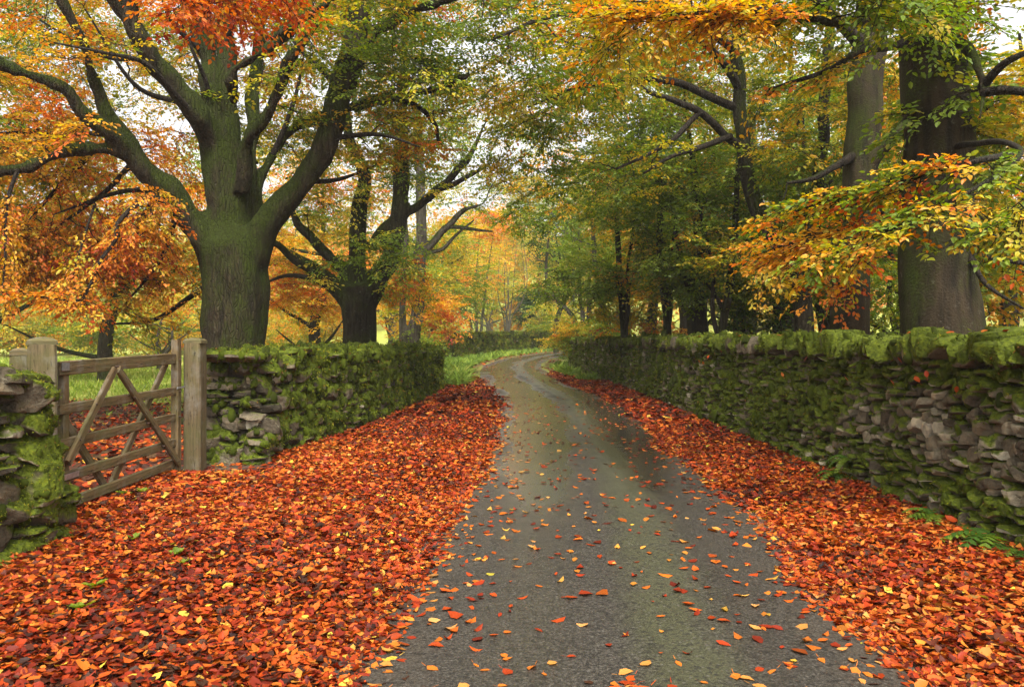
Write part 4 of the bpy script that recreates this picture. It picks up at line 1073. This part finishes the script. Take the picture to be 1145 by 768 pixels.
beam('stile', (GX - .02, 6.90, .08), (GX - .02, 6.90, 1.26), .06, .09, M_WOOD, gate, go)
for y0, z0, y1, z1, s in ((7.66, 1.27, 6.86, .50, 1), (7.74, 1.27, 9.14, .13, 1), (9.0, 1.28, 7.74, .12, -1), (6.82, 1.0, 7.66, .14, -1)):
    beam('brace', (GX + s * .043, y0, z0), (GX + s * .043, y1, z1), .036, .085, M_WOOD, gate, go)
beam('hinge_strap', (GX + .034, 6.79, 1.33), (GX + .034, 6.90, 1.33), .006, .07, M_METAL, gate, go, .001)
beam('latch', (GX + .045, 9.10, 1.0), (GX + .045, 9.30, 1.0), .012, .022, M_METAL, gate, go, .002)
for y, z in ((7.70, 1.30), (6.86, .52), (9.10, .16), (8.72, .39), (8.36, .68), (8.05, .97), (7.30, .97), (7.02, .68), (9.15, 1.32), (9.15, .96), (9.15, .67)):
    V, Q = tubes(np.array([[[GX + .03, y, z], [GX + .066, y, z], [GX + .07, y, z]]]), np.array([[.009, .009, .003]]), 8); obj_np('bolt', V, [Q], M_IRON, gate, go)
beam('hinge_strap', (GX + .034, 6.79, .38), (GX + .034, 7.05, .38), .006, .05, M_METAL, gate, go, .001)
def post(label, x, y, w, d, H, rz=0.0):
    o = np.array([x, y, 0.0]); r = empty('gate_post', o, label, 'post', 'timber posts of the field gate')
    b = beam('shaft', (x, y, -.25), (x, y, H - .05), d, w, M_POST, r, o, .018)
    # weathered chamfered head
    V = []; 
    for z, s in ((H - .055, .985), (H - .02, .96), (H, .72), (H + .012, .3)):
        for sx, sy in ((-1, -1), (1, -1), (1, 1), (-1, 1)): V.append((sx * w / 2 * s, sy * d / 2 * s, z))
    Q = []
    for k in range(3):
        for j in range(4): Q.append((k * 4 + j, k * 4 + (j + 1) % 4, k * 4 + 4 + (j + 1) % 4, k * 4 + 4 + j))
    Q += [(3, 2, 1, 0), (12, 13, 14, 15)]
    obj_np('post_cap', V, [np.array(Q)], M_POST, r, smooth=False)
    r.rotation_euler = (0, 0, rz)
post('square weathered post at the latch end beside the slab end of the left wall', -3.75, 9.42, .22, .20, 1.56)
post('thickest chamfered hanging post behind the near left wall', -3.93, 6.66, .235, .22, 1.575, .52)
post('smaller shorter post behind the hanging post at the left picture edge', -4.64, 7.5, .16, .16, 1.47, .5)

#LITTER
# ------------------------------------------------------------------ leaf litter
def litter_leaves(n, x0, x1, y0, y1, size, layers=1, lift=.045):
    X = U(x0, x1, n); 
    Y = U(y0, y1, n)
    P3 = np.stack([X, Y, np.zeros(n)], 1); nz = fbm(P3, .8, 3)
    dens = litter_density(X, Y, nz)
    dens = dens * (1 - .92 * sstep(.7, .4, np.hypot((X + 3.45) * .7, Y - 9.55)) * (Y > 9.0))
    k = U(0, 1, n) < dens
    return X[k], Y[k], nz[k], dens[k]
def make_litter():
    XS, YS, SS, DS = [], [], [], []
    for n, x0, x1, y0, y1, sz in ((84000, -4.2, .2, 2.6, 8, .055), (62000, -4.0, .3, 8, 15, .064), (16000, -3, 1, 15, 30, .11),
                                  (36000, 1.2, 3.9, 2.6, 7, .055), (32000, 1.4, 3.8, 7, 14, .064), (16000, 1.0, 3.7, 14, 34, .105),
                                  (26000, -15, -3.4, 4, 22, .10), (5000, -4, 12, 28, 72, .17), (9000, 3.6, 10, 6, 34, .12)):
        x, y, nz, d = litter_leaves(n, x0, x1, y0, y1, sz)
        XS.append(x); YS.append(y); SS.append(np.full(len(x), sz)); DS.append(d)
    # thin scatter on the tarmac, thicker to its edges, beyond the nearest leaves
    n = 8200; y = 3 + 62 * U(0, 1, n) ** 1.7; cx = np.interp(y, CLs[:, 1], CLs[:, 0]); u = U(-1, 1, n)
    keep = (U(0, 1, n) < .26 + .74 * np.abs(u) ** 3.2) 
    keep &= (y < 20) | (U(0, 1, n) < .35)
    x = cx + u * 1.36; x, y, u = x[keep], y[keep], u[keep]
    dy = lane_lat(x, y)
    near = y <= np.sort(y)[289]
    XS.append(x[~near]); YS.append(y[~near]); SS.append(np.where(y[~near] > 25, .10, .064)); DS.append(np.zeros((~near).sum()))
    X, Y, S, Dn = map(np.concatenate, (XS, YS, SS, DS)); n = len(X)
    lat = lane_lat(X, Y); road = np.abs(lat) < 1.32
    zb = T(X, Y) + np.where(road, .048 - .03 * np.clip(np.abs(lat) / 1.3, 0, 1) ** 2 + .004, .012)
    # drifted thickness: heaps away from the tarmac
    heap = np.clip(Dn, 0, 1) * (.035 + .05 * fbm(np.stack([X, Y, 0 * X], 1), 1.6, 9)) * sstep(1.2, 1.8, np.abs(lat))
    Z = zb + U(0, 1, n) * heap
    tilt = np.where(Dn < .15, .14, .34)
    Nn = np.stack([rng.normal(size=n) * tilt, rng.normal(size=n) * tilt, np.ones(n)], 1)
    an = U(0, 2 * math.pi, n); Dv = np.stack([np.cos(an), np.sin(an), rng.normal(size=n) * .2], 1)
    Dv = Dv - norm(Nn) * np.sum(Dv * norm(Nn), 1)[:, None]
    S = S * np.clip(rng.normal(size=n) * .28 + 1, .45, 1.8)
    patch = fbm(np.stack([X, Y, 0 * X], 1), .9, 55, 2) - .5
    hue = np.clip(rng.beta(1.8, 2.2, n) * .86 + patch * .3 + np.where(road & (Dn < .2), .16, 0.0) - np.where(Y > 12, .06, 0), 0, .9)
    hue = np.where(U(0, 1, n) < .02, U(.9, 1, n), hue)
    V, Q, R = leaf_curled(np.stack([X, Y, Z], 1), Dv, norm(Nn), S, U(-1.2, 1.8, n), U(-.35, .55, n))
    val = np.clip(rng.normal(size=n) * .24 + .92, .4, 1.45)
    o = obj_np('fallen_leaves', V, [Q, R], M_LITTER, fattr={'hue': np.concatenate([np.repeat(hue, 2), np.repeat(hue, 4)]), 'val': np.concatenate([np.repeat(val, 2), np.repeat(val, 4)])}, smooth=True)
    tag(o, 'deep drifts of red and orange beech leaves on both verges and thinly on the far lane', 'leaf litter', kind='stuff')
    # nearest leaves on the tarmac: one object each
    xs, ys = x[near], y[near]
    return xs, ys
xs, ys = make_litter()
COL = (('orange', .66), ('golden', .80), ('red-brown', .36), ('dark maroon', .08), ('yellow', .95), ('rust red', .48))
SHP = (('flat', .2, .08), ('curled', .95, .15), ('cupped', .35, .4))
protos = {}
def leaf_proto(ci, si):
    if (ci, si) in protos: return protos[ci, si]
    h = COL[ci][1]; z1 = np.zeros((1, 3))
    V, Q, R = leaf_curled(z1, np.array([[1., 0, 0]]), np.array([[0, 0, 1.]]), np.array([.068]), np.array([SHP[si][1]]), np.array([SHP[si][2]]))
    st = np.array([[-.041, -.0018, .004], [-.041, .0018, .004], [-.066, .001, .012], [-.066, -.001, .012]]); n0 = len(V)   # stalk
    V = np.vstack([V, st]); V[:, 2] -= V[:, 2].min(); Q = np.vstack([Q, [[n0, n0 + 1, n0 + 2, n0 + 3]]])
    me = mesh_np('fallen_leaf', V, [Q, R], M_LITTER, fattr={'hue': np.full(len(Q) + len(R), h), 'val': np.full(len(Q) + len(R), 1.0)})
    protos[ci, si] = me; return me
sel = np.arange(len(xs))
for k in sel:
    ci = int(rng.choice(6, p=(.34, .2, .18, .09, .05, .14))); si = int(rng.choice(3, p=(.4, .35, .25)))
    o = bpy.data.objects.new('fallen_leaf', leaf_proto(ci, si)); C.objects.link(o)
    lt = float(lane_lat(np.array([xs[k]]), np.array([ys[k]]))[0])
    o.location = (xs[k], ys[k], float(T(xs[k], ys[k])) + .046 - .03 * (lt / 1.3) ** 2 + .003)
    o.rotation_euler = (rng.normal() * .12, rng.normal() * .12, U(0, 6.28)); s = float(np.clip(rng.normal() * .22 + 1, .55, 1.6)); o.scale = (s, s, s)
    where = 'by the left drift' if lt < -.85 else 'in the left wheel track' if lt < -.15 else 'on the mossy strip' if lt < .6 else 'in the right wheel track' if lt < .95 else 'by the right drift'
    dep = 'nearest the camera' if ys[k] < 4.4 else 'midway' if ys[k] < 5.6 else 'farther away'
    big = 'large ' if s > 1.22 else 'small ' if s < .8 else ''
    tag(o, f'{big}{SHP[si][0]} {COL[ci][0]} tarmac leaf {where}, {dep}', 'leaf', 'single leaves fallen on the near tarmac')
# red leaves caught on the walls
pr = Path(WALL_R); nwl = 0
for k in range(34):
    u = U(3.5, 14); q, tx = pr.at(np.array(u)); n2 = np.array([-tx[1], tx[0]])
    top = U(0, 1) < .6
    Hh = float(np.interp(u / pr.L, [0, 1], [1.63, 1.32]))
    z = Hh + .035 if top else Hh - U(.1, .5)
    off = -U(.08, .4) if top else .085 - .12 * z
    ci = int(rng.choice((0, 2, 5))); o = bpy.data.objects.new('fallen_leaf', leaf_proto(ci, int(rng.integers(3)))); C.objects.link(o)
    o.location = (q[0] + n2[0] * off, q[1] + n2[1] * off, z); o.rotation_euler = (U(-.4, .4), -.9 if not top else U(-.4, .4), U(0, 6.28)); o.scale = (1.15,) * 3
    tag(o, f"{COL[ci][0]} leaf caught on the {'mossy coping' if top else 'mossy face'} of the right wall, {'near the rubble end' if u < 7 else 'further along'}", 'leaf', 'leaves caught on the right wall')

# ------------------------------------------------------------------ grass and small plants
def blades(P, l, spread, hue, per=3):
    mb = MB(); n = len(P)
    for b in range(per):
        d = norm(np.stack([rng.normal(size=n) * spread, rng.normal(size=n) * spread, np.ones(n)], 1)); ll = l * U(.5, 1.25, n)
        w = norm(np.cross(d, rng.normal(size=(n, 3)))) * (ll * .07 + .003)[:, None]; bend = np.stack([d[:, 0], d[:, 1], -.3 * np.ones(n)], 1) * (ll * .35)[:, None]
        q = P + rng.normal(size=(n, 3)) * np.array([.03, .03, 0])
        mid = q + d * (ll * .55)[:, None]; tip = q + d * ll[:, None] + bend
        V = np.stack([q - w, q + w, mid + w * .8, mid - w * .8, tip], 1).reshape(-1, 3); i = np.arange(n)[:, None] * 5
        mb.add(V, [i + np.array([[0, 1, 2, 3]]), i + np.array([[3, 2, 4]])], {'hue': np.repeat(np.clip(hue + rng.normal(size=n) * .15, 0, 1), 5)})
    return mb
n = 26000; X = U(-32, -3, n); Y = 15 + 32 * U(0, 1, n) ** .9
lit = litter_density(X, Y, fbm(np.stack([X, Y, 0 * X], 1), .8, 3)); k = (U(0, 1, n) > lit) & (X < -.25 * (Y - 15) - 3)
X, Y = X[k], Y[k]
o = blades(np.stack([X, Y, T(X, Y)], 1), np.where(Y > 28, .28, .18), .35, .74 + (fbm(np.stack([X, Y, 0 * X], 1), .3, 5) - .5) * .8).build('field_grass', M_GRASS, smooth=False)
tag(o, 'bright yellow-green meadow grass in the field beyond the gate', 'grass', kind='stuff')
n = 9000
X = np.concatenate([U(-5.2, -1.0, n), U(1.4, 3.2, n // 2), U(-3, 6, n // 2)]); Y = np.concatenate([U(24.5, 46, n), U(27.5, 40, n // 2), U(47, 66, n // 2)])
la = lane_lat(X, Y); k = (np.abs(la) > 1.75 + .35 * fbm(np.stack([X, Y, 0 * X], 1), .8, 6)) & (np.abs(la) < 4)
X, Y = X[k], Y[k]
o = blades(np.stack([X, Y, T(X, Y)], 1), .08 + .75 * np.maximum(fbm(np.stack([X, Y, 0 * X], 1), 1.5, 66) - .28, 0) + .22 * (X < -1.5) * (Y < 33) * U(0, 1, len(X)), .7, .44 + (fbm(np.stack([X, Y, 0 * X], 1), .6, 5) - .5) * .7).build('verge_grass', M_GRASS, smooth=False)
tag(o, 'fresh green grass on the verges by the bend of the lane', 'grass', kind='stuff')

def fern(loc, label, size, n=9, hue=.12, out=(-1, 0)):
    r = empty('fern_plant', loc, label, 'fern', 'small ferns growing at the foot of the right wall')
    for k in range(n):
        mb = MB(); an = math.atan2(out[1], out[0]) + U(-1.3, 1.3); L = size * U(.7, 1.2); lift = U(.4, 1.1)
        t_ = np.linspace(0, 1, 13); ax = np.array([math.cos(an), math.sin(an), 0]); sd = np.array([-math.sin(an), math.cos(an), 0])
        P = ax * (t_ * L)[:, None] + np.array([0, 0, 1.0]) * (L * (lift * t_ - (lift + .25) * t_ ** 2))[:, None]
        V, Q = tubes(P[None], np.linspace(.004, .001, 13)[None], 3); hu = hue + U(-.06, .1)
        mb.add(V, [Q], {'hue': hu, 'val': 1.0})
        for i in range(2, 13):
            for sg in (-1, 1):
                pl = L * .26 * (1 - t_[i] * .85) * U(.85, 1.1); tg = norm(P[i] - P[i - 1])
                d = norm(sd * sg + tg * .35 + np.array([0, 0, -.25])); w = tg * L * .035
                mb.add([P[i] - w, P[i] + d * pl * .5 - w, P[i] + d * pl, P[i] + d * pl * .5 + w, P[i] + w], [np.array([[0, 1, 2, 3, 4]])], {'hue': hu + U(-.03, .03), 'val': U(.8, 1.2)})
        mb.build('frond', M_LEAF, r, None, smooth=False)
    return r
for px, py, dz, size, lab in ((945, 535, 0, .30, 'small green fern where the right wall meets the leaves, farthest of the ferns'),
                              (950, 515, .2, .22, 'bluish fern growing out of the wall face just above the farthest fern'),
                              (1048, 580, .1, .30, 'green fern at the foot of the right wall, middle one of the row'),
                              (1112, 610, .05, .40, 'largest bushy fern at the near end of the right wall'),
                              (1140, 640, 0, .20, 'tiny fern poking out of leaves at the right picture edge')):
    d = 3.58 * F / (px - 572.5); z = EYE - (py - 375) / F * d
    fern((float(face_x(WALL_R, d)) - .07 + .1 * max(z, 0), d, max(0.05, z)), lab, size * 1.25, hue=.2)
def weed(x, y, label, s=.09):
    r = empty('weed_plant', (x, y, float(T(x, y)) + .03), label, 'weed', 'small green weeds among the leaves')
    n = 10; an = U(0, 6.28, n); D = np.stack([np.cos(an), np.sin(an), U(.2, .9, n)], 1)
    V, Q = leaf_simple(norm(D) * .01 + np.array([0, 0, .03]), D, np.stack([-D[:, 0], -D[:, 1], np.ones(n) * 1.3], 1), U(.6, 1.1, n) * s, .36)
    obj_np('foliage', V, [Q], M_LEAF, r, fattr={'hue': np.repeat(U(.26, .40, n), 2), 'val': np.repeat(U(.8, 1.1, n), 2)}, smooth=False)
    V, Q = tubes(np.array([[[0, 0, -.04], [0, 0, .0], [.003, 0, .04]]]), np.array([[.004, .004, .002]]), 5); obj_np('stem', V, [Q], M_TWIG, r)
for px, py, lab, s in ((150, 612, 'small green weed below the gate bottom rail', .09), (198, 630, 'lone green weed in the leaves right of the others', .11), (205, 640, 'bright little weed touching the lone weed', .07),
                    (92, 692, 'low green weed at the lower left near the wall foot', .12), (107, 668, 'dark pointed weed at the lower left', .12), (160, 558, 'mossy green weed close to the bottom of the gate', .12), (138, 560, 'mossy weed left of the other one under the gate', .12)):
    d = EYE * F / (py - 375); weed(at(px, d), d, lab, s * .62)

hz = N('haze'); hz.t.links.new(hz.n('VolumePrincipled', Density=.0008, Color=(.96, .93, .84), Anisotropy=.2).outputs[0], hz.out.inputs['Volume'])
X0, X1, Y0, Y1, Z0, Z1 = -420, 420, -70, 620, -3, 78
V = [(x, y, z) for z in (Z0, Z1) for (x, y) in ((X0, Y0), (X1, Y0), (X1, Y1), (X0, Y1))]
o = obj_np('haze', V, [np.array([[3, 2, 1, 0], [4, 5, 6, 7], [0, 1, 5, 4], [1, 2, 6, 5], [2, 3, 7, 6], [3, 0, 4, 7]])], hz.m, smooth=False)
tag(o, 'thin pale autumn haze softening the far trees', 'haze', kind='stuff')
#LIGHT
# ------------------------------------------------------------------ light
sc = bpy.context.scene
w = bpy.data.worlds.new('World'); sc.world = w; w.use_nodes = True
nt = w.node_tree; nt.nodes.clear()
sky = nt.nodes.new('ShaderNodeTexSky'); sky.sky_type = 'NISHITA'; sky.sun_disc = False
SUN_E, SUN_A = math.radians(55), math.radians(172)
sky.sun_elevation = SUN_E; sky.sun_rotation = SUN_A; sky.air_density = 1.0; sky.dust_density = 6.0; sky.ozone_density = 1.0
hs = nt.nodes.new('ShaderNodeHueSaturation'); hs.inputs['Saturation'].default_value = .06
bg = nt.nodes.new('ShaderNodeBackground'); bg.inputs['Strength'].default_value = .15
wo = nt.nodes.new('ShaderNodeOutputWorld')
nt.links.new(sky.outputs[0], hs.inputs['Color']); nt.links.new(hs.outputs[0], bg.inputs[0]); nt.links.new(bg.outputs[0], wo.inputs[0])
ld = bpy.data.lights.new('sun', 'SUN'); ld.energy = 1.6; ld.angle = math.radians(25); ld.color = (1, .94, .85)
lo = bpy.data.objects.new('sun', ld); C.objects.link(lo)
dirv = Vector((math.sin(SUN_A) * math.cos(SUN_E), math.cos(SUN_A) * math.cos(SUN_E), math.sin(SUN_E)))
lo.rotation_euler = dirv.to_track_quat('Z', 'Y').to_euler(); lo.location = (0, -5, 30)
cd = bpy.data.cameras.new('camera'); co = bpy.data.objects.new('camera', cd); C.objects.link(co); sc.camera = co
co.location = (0, 0, EYE); co.rotation_euler = (math.radians(90), 0, 0)
cd.sensor_width = 36; cd.lens = F / 1145 * 36; cd.shift_y = -9 / 1145; cd.clip_end = 2000; cd.clip_start = .05
sc.view_settings.view_transform = 'Standard'; sc.view_settings.look = 'None'; sc.view_settings.gamma = 1.0; sc.view_settings.exposure = 1.5
cy = sc.cycles
cy.max_bounces = 5; cy.diffuse_bounces = 3; cy.glossy_bounces = 2; cy.transmission_bounces = 4; cy.transparent_max_bounces = 4
cy.use_denoising = True; cy.caustics_reflective = False; cy.caustics_refractive = False; cy.sample_clamp_indirect = 6
print('leaves', NLEAF)
